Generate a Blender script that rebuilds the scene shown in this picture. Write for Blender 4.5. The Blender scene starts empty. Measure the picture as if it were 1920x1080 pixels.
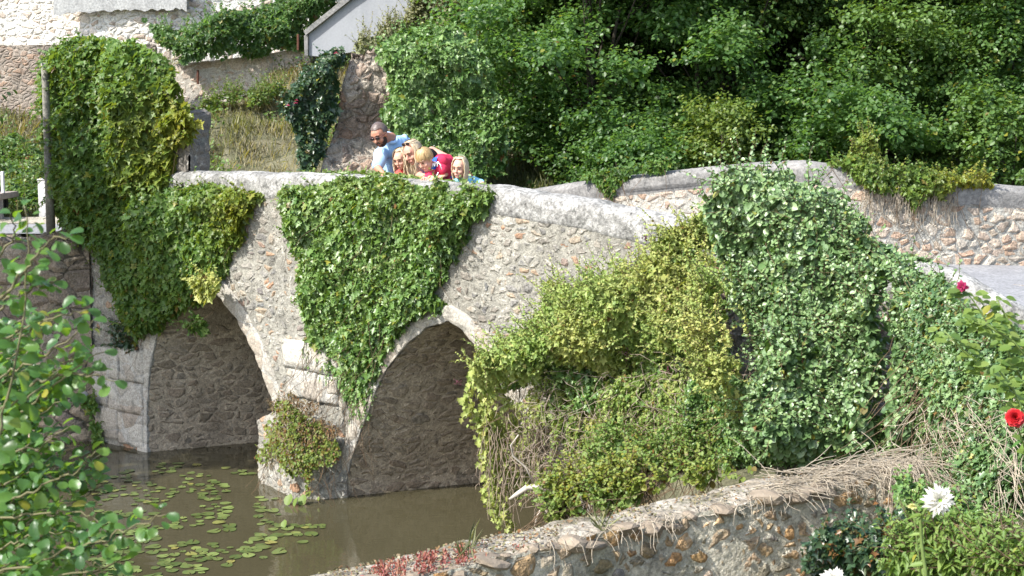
import bpy, bmesh, math, random
import numpy as np
from mathutils import Vector, Matrix

# ------------------------------------------------------------------ scene, camera, light
SC = bpy.context.scene
COL = SC.collection
PITCH = math.radians(7.0); HC = 3.95; F = 1920*50/36.0
cam_d = bpy.data.cameras.new("camera"); cam = bpy.data.objects.new("camera", cam_d); COL.objects.link(cam)
cam_d.lens = 50; cam_d.sensor_width = 36; cam_d.clip_start = 0.1; cam_d.clip_end = 2000
cam.location = (0, 0, HC); cam.rotation_euler = (math.pi/2-PITCH, 0, 0)
cam_d.dof.use_dof = True; cam_d.dof.focus_distance = 14.0; cam_d.dof.aperture_fstop = 9.0
SC.camera = cam
SUN_DIR = Vector((-0.56, -0.43, 0.73)).normalized()          # towards the sun
SUN_EL = math.asin(SUN_DIR.z); SUN_AZ = math.atan2(SUN_DIR.x, SUN_DIR.y)
w = bpy.data.worlds.new("World"); SC.world = w; w.use_nodes = True
wn = w.node_tree; bgn = wn.nodes.get("Background") or wn.nodes.new("ShaderNodeBackground")
outn = wn.nodes.get("World Output") or wn.nodes.new("ShaderNodeOutputWorld")
sky = wn.nodes.new("ShaderNodeTexSky"); sky.sky_type = 'NISHITA'; sky.sun_disc = False
sky.sun_elevation = SUN_EL; sky.sun_rotation = SUN_AZ; sky.dust_density = 2.0
wn.links.new(sky.outputs[0], bgn.inputs[0]); bgn.inputs[1].default_value = 0.15
wn.links.new(bgn.outputs[0], outn.inputs[0])
sl = bpy.data.lights.new("sun", 'SUN'); so = bpy.data.objects.new("sun", sl); COL.objects.link(so)
sl.energy = 3.6; sl.angle = math.radians(0.6); sl.color = (1.0, 0.975, 0.925)
so.rotation_euler = SUN_DIR.to_track_quat('Z', 'Y').to_euler(); so.location = (-20, -10, 30)
SC.view_settings.view_transform = 'Standard'; SC.view_settings.look = 'None'
SC.view_settings.exposure = 1.25; SC.view_settings.gamma = 1.0
SC.render.engine = 'CYCLES'
SC.cycles.use_denoising = True
SC.cycles.max_bounces = 8; SC.cycles.transparent_max_bounces = 4; SC.cycles.transmission_bounces = 5
SC.cycles.sample_clamp_indirect = 6.0
SC.render.film_transparent = False

rng = np.random.default_rng(11)
random.seed(5)

# ------------------------------------------------------------------ coordinates
CP, SP = math.cos(PITCH), math.sin(PITCH)
def ray(px, py):
    a = (np.asarray(px, float)-960)/F; b = (540-np.asarray(py, float))/F
    yc = CP + b*SP
    return a/yc, (-SP + b*CP)/yc
def P(px, py, D):
    rx, rz = ray(px, py)
    return Vector((float(rx*D), float(D), float(HC+rz*D)))
def PZ(px, py, z):                     # the point of a pixel's ray at height z
    rx, rz = ray(px, py); D = (z-HC)/rz
    return Vector((float(rx*D), float(D), z))
A = np.array([-1.73, 14.4]); E = np.array([0.79, -0.61]); E /= np.linalg.norm(E)
M = np.array([-E[1], E[0]])            # into the bridge
BD = np.array([0.92, 0.39]); BD /= np.linalg.norm(BD)       # the barrels' (and the river's) direction
def Q(t, q, z=0.0):
    v = A+t*E+q*M
    return Vector((v[0], v[1], z))

def hash01(ix, iy, iz, seed):
    h = (ix*374761393 + iy*668265263 + iz*2147483647 + seed*1274126177) & 0xffffffff
    h = ((h ^ (h >> 13))*1274126177) & 0xffffffff
    h = ((h ^ (h >> 15))*2246822519) & 0xffffffff
    return ((h ^ (h >> 16)) & 0xffffff)/float(0xffffff)
def vnoise(p, seed=0):
    p = np.asarray(p, float); i = np.floor(p).astype(np.int64); f = p-i; f = f*f*(3-2*f)
    r = 0
    for dx in (0, 1):
        for dy in (0, 1):
            for dz in (0, 1):
                w_ = (f[:, 0] if dx else 1-f[:, 0])*(f[:, 1] if dy else 1-f[:, 1])*(f[:, 2] if dz else 1-f[:, 2])
                r = r+w_*hash01(i[:, 0]+dx, i[:, 1]+dy, i[:, 2]+dz, seed)
    return r
def fbm(p, seed=0, oct=3):
    p = np.asarray(p, float); s = 0; a = 1; tot = 0
    for k in range(oct):
        s = s+a*vnoise(p*(2.03**k), seed+k*7); tot += a; a *= 0.5
    return s/tot
def nrm(v):
    v = np.asarray(v, float); return v/np.maximum(np.linalg.norm(v, axis=-1, keepdims=True), 1e-9)

# ------------------------------------------------------------------ tags
def tag(o, label=None, cat=None, group=None, kind=None):
    if label: o['label'] = label
    if cat: o['category'] = cat
    if group: o['group'] = group
    if kind: o['kind'] = kind
    return o
def link(name, me, mats=None, parent=None, smooth=False):
    o = bpy.data.objects.new(name, me); COL.objects.link(o)
    if mats:
        for m_ in (mats if isinstance(mats, (list, tuple)) else [mats]): me.materials.append(m_)
    if parent:
        o.parent = parent
        o.matrix_parent_inverse = Matrix.Translation(parent.location).inverted() if parent.rotation_euler.x == parent.rotation_euler.y == parent.rotation_euler.z == 0 else parent.matrix_basis.inverted()
    if smooth and len(me.polygons): me.polygons.foreach_set('use_smooth', np.ones(len(me.polygons), bool))
    return o
def thing(name, loc, label, cat, group=None):
    o = bpy.data.objects.new(name, None); COL.objects.link(o); o.location = loc; o.empty_display_size = 0.1
    return tag(o, label, cat, group)

def np_mesh(name, verts, faces_flat, loop_tot, attr=None):
    me = bpy.data.meshes.new(name)
    nv = len(verts); npoly = len(loop_tot)
    me.vertices.add(nv); me.vertices.foreach_set('co', np.asarray(verts, np.float32).ravel())
    me.loops.add(len(faces_flat)); me.loops.foreach_set('vertex_index', np.asarray(faces_flat, np.int32))
    me.polygons.add(npoly)
    ls = np.concatenate([[0], np.cumsum(loop_tot)[:-1]]).astype(np.int32)
    me.polygons.foreach_set('loop_start', ls)
    try: me.polygons.foreach_set('loop_total', np.asarray(loop_tot, np.int32))
    except Exception: pass
    me.update(calc_edges=True)
    if attr is not None:
        a = me.attributes.new('lc', 'FLOAT_COLOR', 'POINT')
        c = np.ones((nv, 4), np.float32); c[:, :attr.shape[1]] = attr
        a.data.foreach_set('color', c.ravel())
    return me
def grid_mesh(name, G, uv=None, flip=False):
    G = np.asarray(G, float); a, b = G.shape[:2]
    idx = np.arange(a*b).reshape(a, b)
    f = np.stack([idx[:-1, :-1], idx[1:, :-1], idx[1:, 1:], idx[:-1, 1:]], -1).reshape(-1, 4)
    if flip: f = f[:, ::-1]
    me = np_mesh(name, G.reshape(-1, 3), f.ravel(), np.full(len(f), 4))
    if uv is not None:
        u = me.uv_layers.new(name='UVMap'); UV = np.asarray(uv, np.float32).reshape(-1, 2)
        u.data.foreach_set('uv', UV[f.ravel()].ravel())
    return me

# ------------------------------------------------------------------ materials
def new_mat(name):
    m_ = bpy.data.materials.new(name); m_.use_nodes = True; nt = m_.node_tree; nt.nodes.clear()
    out = nt.nodes.new('ShaderNodeOutputMaterial')
    return m_, nt, out
def N(nt, t, **kw):
    n = nt.nodes.new(t)
    for k, v in kw.items():
        if k.startswith('i_'): n.inputs[k[2:].replace('_', ' ')].default_value = v
        else: setattr(n, k, v)
    return n
def ramp(nt, stops, src=None, interp='LINEAR'):
    r = nt.nodes.new('ShaderNodeValToRGB'); r.color_ramp.interpolation = interp
    while len(r.color_ramp.elements) < len(stops): r.color_ramp.elements.new(0.5)
    for e, (p, c) in zip(r.color_ramp.elements, stops):
        e.position = p; e.color = (*c, 1) if len(c) == 3 else c
    if src is not None: nt.links.new(src, r.inputs[0])
    return r.outputs[0]
def mixc(nt, fac, a, b, mode='MIX'):
    m_ = nt.nodes.new('ShaderNodeMix'); m_.data_type = 'RGBA'; m_.blend_type = mode
    for sock, v in ((m_.inputs[0], fac), (m_.inputs[6], a), (m_.inputs[7], b)):
        if isinstance(v, (int, float)): sock.default_value = v
        elif isinstance(v, tuple): sock.default_value = (*v, 1)
        else: nt.links.new(v, sock)
    return m_.outputs[2]
def mth(nt, op, a, b=None, c=None, clamp=False):
    m_ = nt.nodes.new('ShaderNodeMath'); m_.operation = op; m_.use_clamp = clamp
    for k, v in enumerate((a, b, c)):
        if v is None: continue
        if isinstance(v, (int, float)): m_.inputs[k].default_value = v
        else: nt.links.new(v, m_.inputs[k])
    return m_.outputs[0]
def noise(nt, vec, scale, detail=4, rough=0.55, out=0):
    n = N(nt, 'ShaderNodeTexNoise'); n.inputs['Scale'].default_value = scale
    n.inputs['Detail'].default_value = detail; n.inputs['Roughness'].default_value = rough
    nt.links.new(vec, n.inputs['Vector']); return n.outputs[out]

def rubble(name, scale=7.0, stretch=(1, 1, 1.5), stones=None, mortar=(0.42, 0.40, 0.36), cover=0.5, disp=0.03,
           gap=0.05, moss=0.0, tint=None, lichen=0.25, rough=0.9, warp=0.25, mortar_h=0.45, rot=0.0, bury=3.0, grit=1.0):
    """rough stones bedded in mortar: cover = how much mortar hides the stones (0..1)"""
    m_, nt, out = new_mat(name); L = nt.links.new
    tc = N(nt, 'ShaderNodeTexCoord').outputs['Object']
    mp = N(nt, 'ShaderNodeMapping'); mp.inputs['Rotation'].default_value = (0, 0, rot); L(tc, mp.inputs[0])
    mp2 = N(nt, 'ShaderNodeMapping'); mp2.inputs['Scale'].default_value = stretch; L(mp.outputs[0], mp2.inputs[0])
    wn_ = noise(nt, tc, scale*0.5, 3, 0.5, 1)
    wv = N(nt, 'ShaderNodeVectorMath', operation='SUBTRACT'); L(wn_, wv.inputs[0]); wv.inputs[1].default_value = (.5, .5, .5)
    ws = N(nt, 'ShaderNodeVectorMath', operation='SCALE'); L(wv.outputs[0], ws.inputs[0]); ws.inputs['Scale'].default_value = warp
    wa = N(nt, 'ShaderNodeVectorMath', operation='ADD'); L(mp2.outputs[0], wa.inputs[0]); L(ws.outputs[0], wa.inputs[1])
    v1 = N(nt, 'ShaderNodeTexVoronoi', feature='F1'); v1.inputs['Scale'].default_value = scale; L(wa.outputs[0], v1.inputs['Vector'])
    v2 = N(nt, 'ShaderNodeTexVoronoi', feature='DISTANCE_TO_EDGE'); v2.inputs['Scale'].default_value = scale; L(wa.outputs[0], v2.inputs['Vector'])
    sep = N(nt, 'ShaderNodeSeparateColor'); L(v1.outputs['Color'], sep.inputs[0])
    if stones is None:
        stones = [(0.0, (.17, .14, .12)), (.22, (.30, .27, .24)), (.42, (.24, .18, .14)), (.6, (.38, .35, .31)), (.75, (.36, .20, .12)), (.88, (.15, .14, .14)), (1.0, (.44, .40, .35))]
    sc_ = ramp(nt, stones, sep.outputs[0])
    fine = noise(nt, tc, 38, 5, 0.65); med = noise(nt, tc, 9, 4, 0.6); big = noise(nt, tc, 1.6, 3, 0.55)
    sc_ = mixc(nt, 0.55, sc_, mixc(nt, 1.0, sc_, ramp(nt, [(0.3, (.35, .33, .31)), (.7, (1.5, 1.48, 1.42))], fine), 'MULTIPLY'))
    # mortar mask: near the joints, wherever the noise buries a stone, and on randomly buried stones
    e = mth(nt, 'SUBTRACT', v2.outputs['Distance'], gap)
    hgt = mth(nt, 'ADD', mth(nt, 'MULTIPLY', e, 3.2), mth(nt, 'MULTIPLY', mth(nt, 'SUBTRACT', med, 0.5), 0.9))
    bur = mth(nt, 'MULTIPLY', mth(nt, 'SUBTRACT', big, 0.5), bury)
    lvl = mth(nt, 'ADD', mth(nt, 'ADD', bur, cover*1.4-0.7), mth(nt, 'MULTIPLY', mth(nt, 'SUBTRACT', sep.outputs[1], 0.5), 0.8))
    mask = mth(nt, 'MULTIPLY', mth(nt, 'SUBTRACT', hgt, mth(nt, 'MULTIPLY', lvl, 0.55)), 9.0, clamp=True)   # 1 = stone
    mo = mixc(nt, 1.0, mortar, ramp(nt, [(.28, (.45, .44, .42)), (.5, (.95, .95, .95)), (.72, (1.35, 1.35, 1.33))], noise(nt, tc, 22, 6, .7)), 'MULTIPLY')
    mo = mixc(nt, ramp(nt, [(.48, (0, 0, 0)), (.66, (.6, .6, .6))], noise(nt, tc, 3.1, 4, .6)), mo, tuple(x*.55 for x in mortar))
    col = mixc(nt, mask, mo, sc_)
    li = ramp(nt, [(.60, (0, 0, 0)), (.68, (1, 1, 1))], noise(nt, tc, 14, 5, .7))
    col = mixc(nt, mth(nt, 'MULTIPLY', li, lichen), col, (.58, .57, .52))
    dk = ramp(nt, [(.56, (0, 0, 0)), (.66, (1, 1, 1))], noise(nt, tc, 5.3, 6, .75))
    col = mixc(nt, mth(nt, 'MULTIPLY', dk, .6), col, (.075, .07, .06))
    st2 = mixc(nt, ramp(nt, [(.40, (.62, .60, .55)), (.62, (1.12, 1.12, 1.1))], noise(nt, tc, 1.1, 5, .65)), (.55, .53, .48), (1.15, 1.15, 1.13)); col = mixc(nt, .8, col, mixc(nt, 1.0, col, st2, 'MULTIPLY'))
    if moss > 0:
        mm = ramp(nt, [(.5, (0, 0, 0)), (.62, (1, 1, 1))], noise(nt, tc, 4.1, 6, .7))
        col = mixc(nt, mth(nt, 'MULTIPLY', mm, moss), col, (.075, .085, .025))
    col = mixc(nt, 1.0, col, ramp(nt, [(.32, (.68, .68, .68)), (.68, (1.28, 1.28, 1.27))], noise(nt, tc, 70, 4, .75)), 'MULTIPLY')
    if tint: col = mixc(nt, 1.0, col, tint, 'MULTIPLY')
    bs = N(nt, 'ShaderNodeBsdfPrincipled'); L(col, bs.inputs['Base Color']); bs.inputs['Roughness'].default_value = rough
    bs.inputs['Specular IOR Level'].default_value = 0.25
    # relief
    st = mth(nt, 'MULTIPLY', mth(nt, 'MINIMUM', mth(nt, 'MULTIPLY', e, 6.0), 1.0), mask)
    h = mth(nt, 'ADD', mth(nt, 'MULTIPLY', st, 1-mortar_h), mth(nt, 'MULTIPLY', med, .5))
    h = mth(nt, 'ADD', h, mth(nt, 'MULTIPLY', fine, .42*grit)); h = mth(nt, 'ADD', h, mth(nt, 'MULTIPLY', noise(nt, tc, 85, 4, .7), .08*grit))
    dn = N(nt, 'ShaderNodeDisplacement'); dn.inputs['Scale'].default_value = disp; dn.inputs['Midlevel'].default_value = 0.6
    L(h, dn.inputs['Height']); L(dn.outputs[0], out.inputs['Displacement']); L(bs.outputs[0], out.inputs[0])
    m_.displacement_method = 'BOTH'
    return m_
def render_coat(name, base, dark, disp=0.012, streak=False, spots=(.10, .10, .095), rough=.9, spot_amt=.55, moss=0.0, fine_amt=.45):
    m_, nt, out = new_mat(name); L = nt.links.new
    tc = N(nt, 'ShaderNodeTexCoord').outputs['Object']
    vec = tc
    if streak:
        mp = N(nt, 'ShaderNodeMapping'); mp.inputs['Scale'].default_value = (1, 1, .25); L(tc, mp.inputs[0]); vec = mp.outputs[0]
    a = noise(nt, vec, 3.5, 6, .65); b = noise(nt, tc, 30, 6, .7); c = noise(nt, vec, 9, 5, .7)
    col = mixc(nt, ramp(nt, [(.40, (0, 0, 0)), (.60, (1, 1, 1))], a), dark, base)
    col = mixc(nt, 1.0, col, ramp(nt, [(.3, (1-fine_amt,)*3), (.65, (1+fine_amt*.55,)*3)], b), 'MULTIPLY')
    col = mixc(nt, mth(nt, 'MULTIPLY', ramp(nt, [(.55, (0, 0, 0)), (.66, (1, 1, 1))], c), spot_amt), col, spots)
    if moss: col = mixc(nt, mth(nt, 'MULTIPLY', ramp(nt, [(.52, (0, 0, 0)), (.62, (1, 1, 1))], noise(nt, tc, 6, 5, .7)), moss), col, (.08, .085, .03))
    bs = N(nt, 'ShaderNodeBsdfPrincipled'); L(col, bs.inputs['Base Color']); bs.inputs['Roughness'].default_value = rough
    bs.inputs['Specular IOR Level'].default_value = 0.25
    h = mth(nt, 'ADD', mth(nt, 'MULTIPLY', c, .7), mth(nt, 'ADD', mth(nt, 'MULTIPLY', b, .6), mth(nt, 'MULTIPLY', noise(nt, tc, 80, 4, .7), .08)))
    dn = N(nt, 'ShaderNodeDisplacement'); dn.inputs['Scale'].default_value = disp*2; dn.inputs['Midlevel'].default_value = .6
    L(h, dn.inputs['Height']); L(dn.outputs[0], out.inputs['Displacement']); L(bs.outputs[0], out.inputs[0])
    m_.displacement_method = 'BOTH'
    return m_
def leaf_mat(name, dark, mid, light, yellow=(.30, .26, .03), brown=(.16, .07, .02), rough=.42, spec=.5, trans=.28, trans_col=(.16, .30, .02)):
    """colour by leaf: lc.r = random, lc.g = how yellow the leaf is, lc.b = how dead"""
    m_, nt, out = new_mat(name); L = nt.links.new
    at = N(nt, 'ShaderNodeAttribute', attribute_name='lc')
    sep = N(nt, 'ShaderNodeSeparateColor'); L(at.outputs['Color'], sep.inputs[0])
    c = ramp(nt, [(0, dark), (.5, mid), (1, light)], sep.outputs[0])
    c = mixc(nt, sep.outputs[1], c, yellow); c = mixc(nt, sep.outputs[2], c, brown)
    bs = N(nt, 'ShaderNodeBsdfPrincipled'); L(c, bs.inputs['Base Color'])
    bs.inputs['Roughness'].default_value = rough; bs.inputs['Specular IOR Level'].default_value = spec
    tr = N(nt, 'ShaderNodeBsdfTranslucent')
    t2 = mixc(nt, sep.outputs[1], trans_col, (.5, .42, .03)); t2 = mixc(nt, sep.outputs[2], t2, brown); L(t2, tr.inputs[0])
    mx = N(nt, 'ShaderNodeMixShader'); mx.inputs[0].default_value = trans
    L(bs.outputs[0], mx.inputs[1]); L(tr.outputs[0], mx.inputs[2]); L(mx.outputs[0], out.inputs[0])
    return m_
def plain(name, col, rough=.7, spec=.3, var=.25, scale=12, metal=0.0, bump=0.0, stops=None):
    m_, nt, out = new_mat(name); L = nt.links.new
    tc = N(nt, 'ShaderNodeTexCoord').outputs['Object']
    n = noise(nt, tc, scale, 5, .65)
    c = mixc(nt, 1.0, col, ramp(nt, [(.25, (1-var,)*3), (.75, (1+var,)*3)], n), 'MULTIPLY')
    bs = N(nt, 'ShaderNodeBsdfPrincipled'); L(c, bs.inputs['Base Color']); bs.inputs['Roughness'].default_value = rough
    bs.inputs['Specular IOR Level'].default_value = spec; bs.inputs['Metallic'].default_value = metal
    if bump:
        b = N(nt, 'ShaderNodeBump'); b.inputs['Strength'].default_value = bump; b.inputs['Distance'].default_value = .02
        L(noise(nt, tc, scale*3, 5, .7), b.inputs['Height']); L(b.outputs[0], bs.inputs['Normal'])
    L(bs.outputs[0], out.inputs[0]); return m_

MT = {}
MT['bridge'] = rubble('bridge_rubble', 8.6, (1, 1, 1.5), cover=.80, disp=.028, mortar=(.28, .268, .235), gap=.07, lichen=.5, warp=.2, bury=2.6, grit=1.4,
                      stones=[(0.0, (.17, .165, .16)), (.22, (.27, .26, .24)), (.42, (.22, .20, .175)), (.6, (.34, .325, .295)), (.78, (.30, .245, .185)), (.88, (.33, .20, .13)), (.95, (.15, .155, .16)), (1.0, (.37, .35, .31))])
MT['barrel'] = rubble('vault_stone', 6.8, (.8, .8, 1.6), stones=[(0, (.21, .175, .13)), (.35, (.29, .24, .18)), (.6, (.25, .20, .15)), (.85, (.32, .27, .205)), (1, (.20, .175, .14))],
                      mortar=(.40, .335, .25), cover=.90, disp=.024, gap=.03, lichen=.10, warp=.2, grit=1.7, bury=2.5)
MT['ashlar'] = rubble('dressed_stone', 3.0, (1, 1, 1.25), stones=[(0, (.33, .31, .28)), (.4, (.40, .38, .345)), (.7, (.32, .275, .23)), (1, (.42, .40, .36))],
                      mortar=(.38, .365, .335), cover=.5, disp=.022, gap=.02, lichen=.3, warp=.15)
MT['farwall'] = rubble('far_wall_rubble', 6.8, (1, 1, 1.45), cover=.60, disp=.035, mortar=(.36, .345, .31), gap=.06, lichen=.35, warp=.15, bury=2.0, grit=1.3,
                       stones=[(0, (.30, .25, .20)), (.2, (.42, .36, .30)), (.4, (.33, .22, .16)), (.55, (.46, .42, .37)), (.7, (.36, .25, .18)), (.85, (.28, .25, .22)), (1, (.50, .45, .39))])
MT['garden'] = rubble('garden_wall_rubble', 8.6, (1, 1, 1.35), cover=.56, disp=.030, mortar=(.46, .425, .345), gap=.115, lichen=.35, moss=.3, warp=.22, mortar_h=.5, bury=.7, grit=1.5,
                      stones=[(0, (.24, .19, .12)), (.2, (.38, .22, .10)), (.4, (.28, .25, .20)), (.55, (.42, .27, .14)), (.7, (.23, .215, .20)), (.85, (.36, .26, .15)), (1, (.19, .17, .13))])
MT['quay'] = rubble('quay_blocks', 4.0, (.8, .8, 1.2), cover=.25, disp=.08, mortar=(.10, .085, .07), gap=.05, lichen=.2, moss=.2, warp=.15, bury=.6,
                    stones=[(0, (.26, .21, .16)), (.4, (.34, .28, .22)), (.7, (.22, .18, .15)), (1, (.36, .31, .26))])
MT['cope'] = render_coat('lime_coping', (.40, .39, .365), (.21, .205, .19), .013, spots=(.10, .10, .09), spot_amt=.85, fine_amt=.75)
MT['cope_far'] = render_coat('grey_coping', (.26, .25, .235), (.185, .18, .17), .009, spots=(.14, .13, .12), spot_amt=.4)
MT['hillwall'] = rubble('hill_wall_rubble', 7.5, (1, 1, 1.9), cover=.35, disp=.03, mortar=(.27, .235, .20), gap=.05, lichen=.12,
                        stones=[(0, (.16, .14, .125)), (.3, (.225, .19, .16)), (.6, (.19, .16, .14)), (.85, (.25, .175, .13)), (1, (.25, .23, .21))])
MT['whitewall'] = rubble('whitewashed_rubble', 5.5, (1, 1, 1.6), cover=.45, disp=.04, mortar=(.66, .65, .62), gap=.05, lichen=.7,
                         stones=[(0, (.50, .48, .45)), (.5, (.62, .60, .57)), (.8, (.42, .34, .28)), (1, (.68, .67, .64))])
MT['ruin'] = rubble('ruin_rubble', 6.5, (1, 1, 1.2), cover=.45, disp=.06, mortar=(.34, .30, .255), gap=.05, lichen=.2,
                    stones=[(0, (.22, .17, .14)), (.3, (.34, .28, .235)), (.6, (.28, .19, .14)), (.8, (.38, .34, .29)), (1, (.25, .215, .18))])
MT['render'] = render_coat('grey_render', (.40, .40, .385), (.33, .33, .32), .006, streak=True, spots=(.24, .24, .23), spot_amt=.35)
MT['smooth'] = render_coat('white_render', (.33, .34, .355), (.29, .30, .315), .001, streak=True, spots=(.32, .32, .33), spot_amt=.3, fine_amt=.12)
MT['asphalt'] = render_coat('pale_asphalt', (.27, .27, .275), (.225, .225, .23), .006, spots=(.34, .34, .335), spot_amt=.4)
MT['pole'] = render_coat('weathered_pole', (.27, .255, .22), (.17, .16, .135), .004, streak=True, spots=(.10, .10, .07))
MT['soil'] = render_coat('soil', (.19, .175, .11), (.10, .10, .055), .03, spots=(.07, .09, .035), spot_amt=.7)

IVY = dict(dark=(.050, .110, .028), mid=(.110, .215, .052), light=(.21, .32, .105))
MT['ivy'] = leaf_mat('ivy_leaf', **IVY, rough=.40, spec=.55)
MT['ivy_pale'] = leaf_mat('pale_ivy_leaf', (.055, .115, .042), (.120, .210, .075), (.235, .335, .140), rough=.42, spec=.65, trans=.2)
MT['ivy_dark'] = leaf_mat('dark_ivy_leaf', (.014, .036, .018), (.028, .062, .028), (.055, .10, .045), rough=.36, spec=.5, trans=.12)
MT['creeper'] = leaf_mat('creeper_leaf', (.038, .088, .020), (.074, .158, .032), (.140, .235, .050), rough=.45, spec=.4, trans=.34, trans_col=(.24, .36, .03))
MT['hop'] = leaf_mat('hop_leaf', (.10, .18, .045), (.21, .31, .075), (.36, .44, .14), rough=.5, spec=.35, trans=.38, trans_col=(.34, .44, .06), yellow=(.56, .50, .16))
MT['tree'] = leaf_mat('tree_leaf', (.038, .086, .026), (.070, .142, .040), (.118, .205, .064), rough=.42, spec=.45, trans=.40, trans_col=(.20, .38, .05))
MT['tree_lt'] = leaf_mat('tree_leaf_light', (.042, .092, .024), (.078, .148, .036), (.125, .205, .052), rough=.45, spec=.45, trans=.32, trans_col=(.20, .34, .03))
MT['alder'] = leaf_mat('alder_leaf', (.022, .064, .022), (.040, .105, .030), (.075, .165, .038), rough=.36, spec=.35, trans=.34, trans_col=(.30, .52, .03))
MT['herb'] = leaf_mat('herb_leaf', (.06, .12, .03), (.12, .20, .045), (.20, .28, .075), rough=.5, spec=.35, trans=.38, trans_col=(.28, .44, .05))
MT['moss'] = leaf_mat('dry_moss', (.09, .06, .03), (.16, .12, .06), (.22, .19, .10), rough=.8, trans=.1, trans_col=(.2, .15, .05))
MT['grass'] = leaf_mat('grass_blade', (.09, .13, .05), (.17, .20, .09), (.26, .27, .14), yellow=(.40, .35, .25), rough=.6, spec=.3, trans=.3, trans_col=(.25, .3, .06))
MT['straw'] = plain('dry_stem', (.34, .29, .22), .8, .2, .35, 20)
MT['twig'] = plain('twig_bark', (.13, .09, .055), .85, .2, .35, 25)
MT['greenstem'] = plain('green_stem', (.12, .17, .045), .6, .3, .25, 20)
MT['bark'] = plain('trunk_bark', (.045, .038, .028), .9, .2, .4, 14, bump=.6)

# ------------------------------------------------------------------ leaves
def tmpl(half, fold=.22, droop=.18):
    """leaf of two folded halves from the outline of its right half"""
    r = [(x, y) for x, y in half]; mid0, mid1 = r[0], r[-1]
    vs = [r[0]]+r[1:-1]+[r[-1]]+[(-x, y) for x, y in r[1:-1]]
    k = len(r)-2
    V = np.array([(x, y, abs(x)*fold-droop*y*y) for x, y in vs])
    R = [0]+list(range(1, k+1))+[k+1]
    Lf = [0, k+1]+[k+1+j for j in range(k, 0, -1)]
    return V, [R, Lf]
T_IVY = tmpl([(0, .0), (.30, -.10), (.40, .12), (.27, .27), (.52, .48), (.20, .58), (0, 1.0)])
T_OVAL = tmpl([(0, 0), (.24, .10), (.40, .40), (.36, .70), (0, 1.0)])
T_ALD = tmpl([(0, 0), (.22, .06), (.40, .32), (.45, .62), (.30, .90), (0, .95)], fold=.16, droop=.28)
T_LANCE = tmpl([(0, 0), (.17, .22), (.17, .55), (0, 1.0)], fold=.3, droop=.3)
def rib_tmpl(nr=7):
    ys_ = np.linspace(0, .93, nr+1); wd = np.interp(ys_, [0, .12, .35, .62, .85, .93], [.03, .19, .33, .37, .25, .10]); V = []; Fs = []
    for k, y_ in enumerate(ys_):
        V.append((0, y_, -.28*y_*y_+(.012 if k % 2 else 0)))
        for s_ in (1, -1):
            for q_ in (.55, 1.0):
                x_ = wd[k]*q_; yy = min(y_+.14*q_*wd[k]/.45, .99); V.append((s_*x_*(1+(.05 if (k % 2 and q_ == 1) else 0)), yy, abs(x_)*.30-.30*yy*yy+(.034 if k % 2 else -.012)*(1-.5*(q_ == 1))))
    for k in range(nr):
        a = 5*k; c = a+5
        Fs += [[a, a+1, c+1, c], [a+1, a+2, c+2, c+1], [a, c, c+3, a+3], [a+3, c+3, c+4, a+4]]
    return np.array(V), Fs
T_RIB = rib_tmpl()
T_DIA = tmpl([(0, 0), (.38, .38), (0, 1.0)])
T_BLADE = (np.array([(-.5, 0, 0), (.5, 0, 0), (.32, .55, -.02), (0, 1.0, -.16), (-.32, .55, -.02)]), [[0, 1, 2, 3, 4]])

def leaves_mesh(name, pts, nr, tip, size, T, col, width=1.0):
    pts = np.asarray(pts, float); n = len(pts); z = nrm(nr)
    y = tip-np.sum(tip*z, 1, keepdims=True)*z; y = nrm(y); x = np.cross(y, z)
    V, Fs = T; s = np.asarray(size).reshape(-1, 1, 1)*np.ones((n, 1, 1))
    W = width if np.ndim(width) == 0 else np.asarray(width).reshape(-1, 1, 1)
    co = pts[:, None, :]+s*(V[None, :, 0:1]*W*x[:, None, :]+V[None, :, 1:2]*y[:, None, :]+V[None, :, 2:3]*z[:, None, :])
    k = len(V)
    fl = []; lt = []
    for f in Fs:
        fl.append(np.asarray(f)[None, :]+np.arange(n)[:, None]*k); lt.append(np.full(n, len(f)))
    flat = np.concatenate([a.ravel() for a in fl]); tot = np.concatenate(lt)
    return np_mesh(name, co.reshape(-1, 3), flat, tot, np.repeat(col, k, axis=0))

def lc(n, yel=0.0, dead=0.012, r=None, yelp=.03):
    c = np.zeros((n, 3)); c[:, 0] = rng.random(n) if r is None else np.clip(r, 0, 1)
    c[:, 1] = np.clip(yel*np.ones(n)+rng.normal(0, .05, n), 0, 1)*(rng.random(n)*.8+.4)
    c[:, 1] = np.where(rng.random(n) < yelp, rng.random(n)*.8, c[:, 1])
    c[:, 2] = (rng.random(n) < dead)*rng.random(n)
    return np.clip(c, 0, 1)

def inside(poly, x, y):
    poly = np.asarray(poly, float); n = len(poly); r = np.zeros(len(x), bool); j = n-1
    for i in range(n):
        xi, yi = poly[i]; xj, yj = poly[j]
        c = ((yi > y) != (yj > y)) & (x < (xj-xi)*(y-yi)/((yj-yi) or 1e-9)+xi); r ^= c; j = i
    return r
def edge_dist(poly, x, y):
    poly = np.asarray(poly, float); d = np.full(len(x), 1e9)
    for i in range(len(poly)):
        a = poly[i]; b = poly[(i+1) % len(poly)]; ab = b-a
        t = np.clip(((x-a[0])*ab[0]+(y-a[1])*ab[1])/max(ab@ab, 1e-9), 0, 1)
        d = np.minimum(d, np.hypot(x-a[0]-t*ab[0], y-a[1]-t*ab[1]))
    return d
def poly_area(p):
    p = np.asarray(p, float); x, y = p[:, 0], p[:, 1]
    return abs(np.dot(x, np.roll(y, -1))-np.dot(y, np.roll(x, -1)))/2

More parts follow.
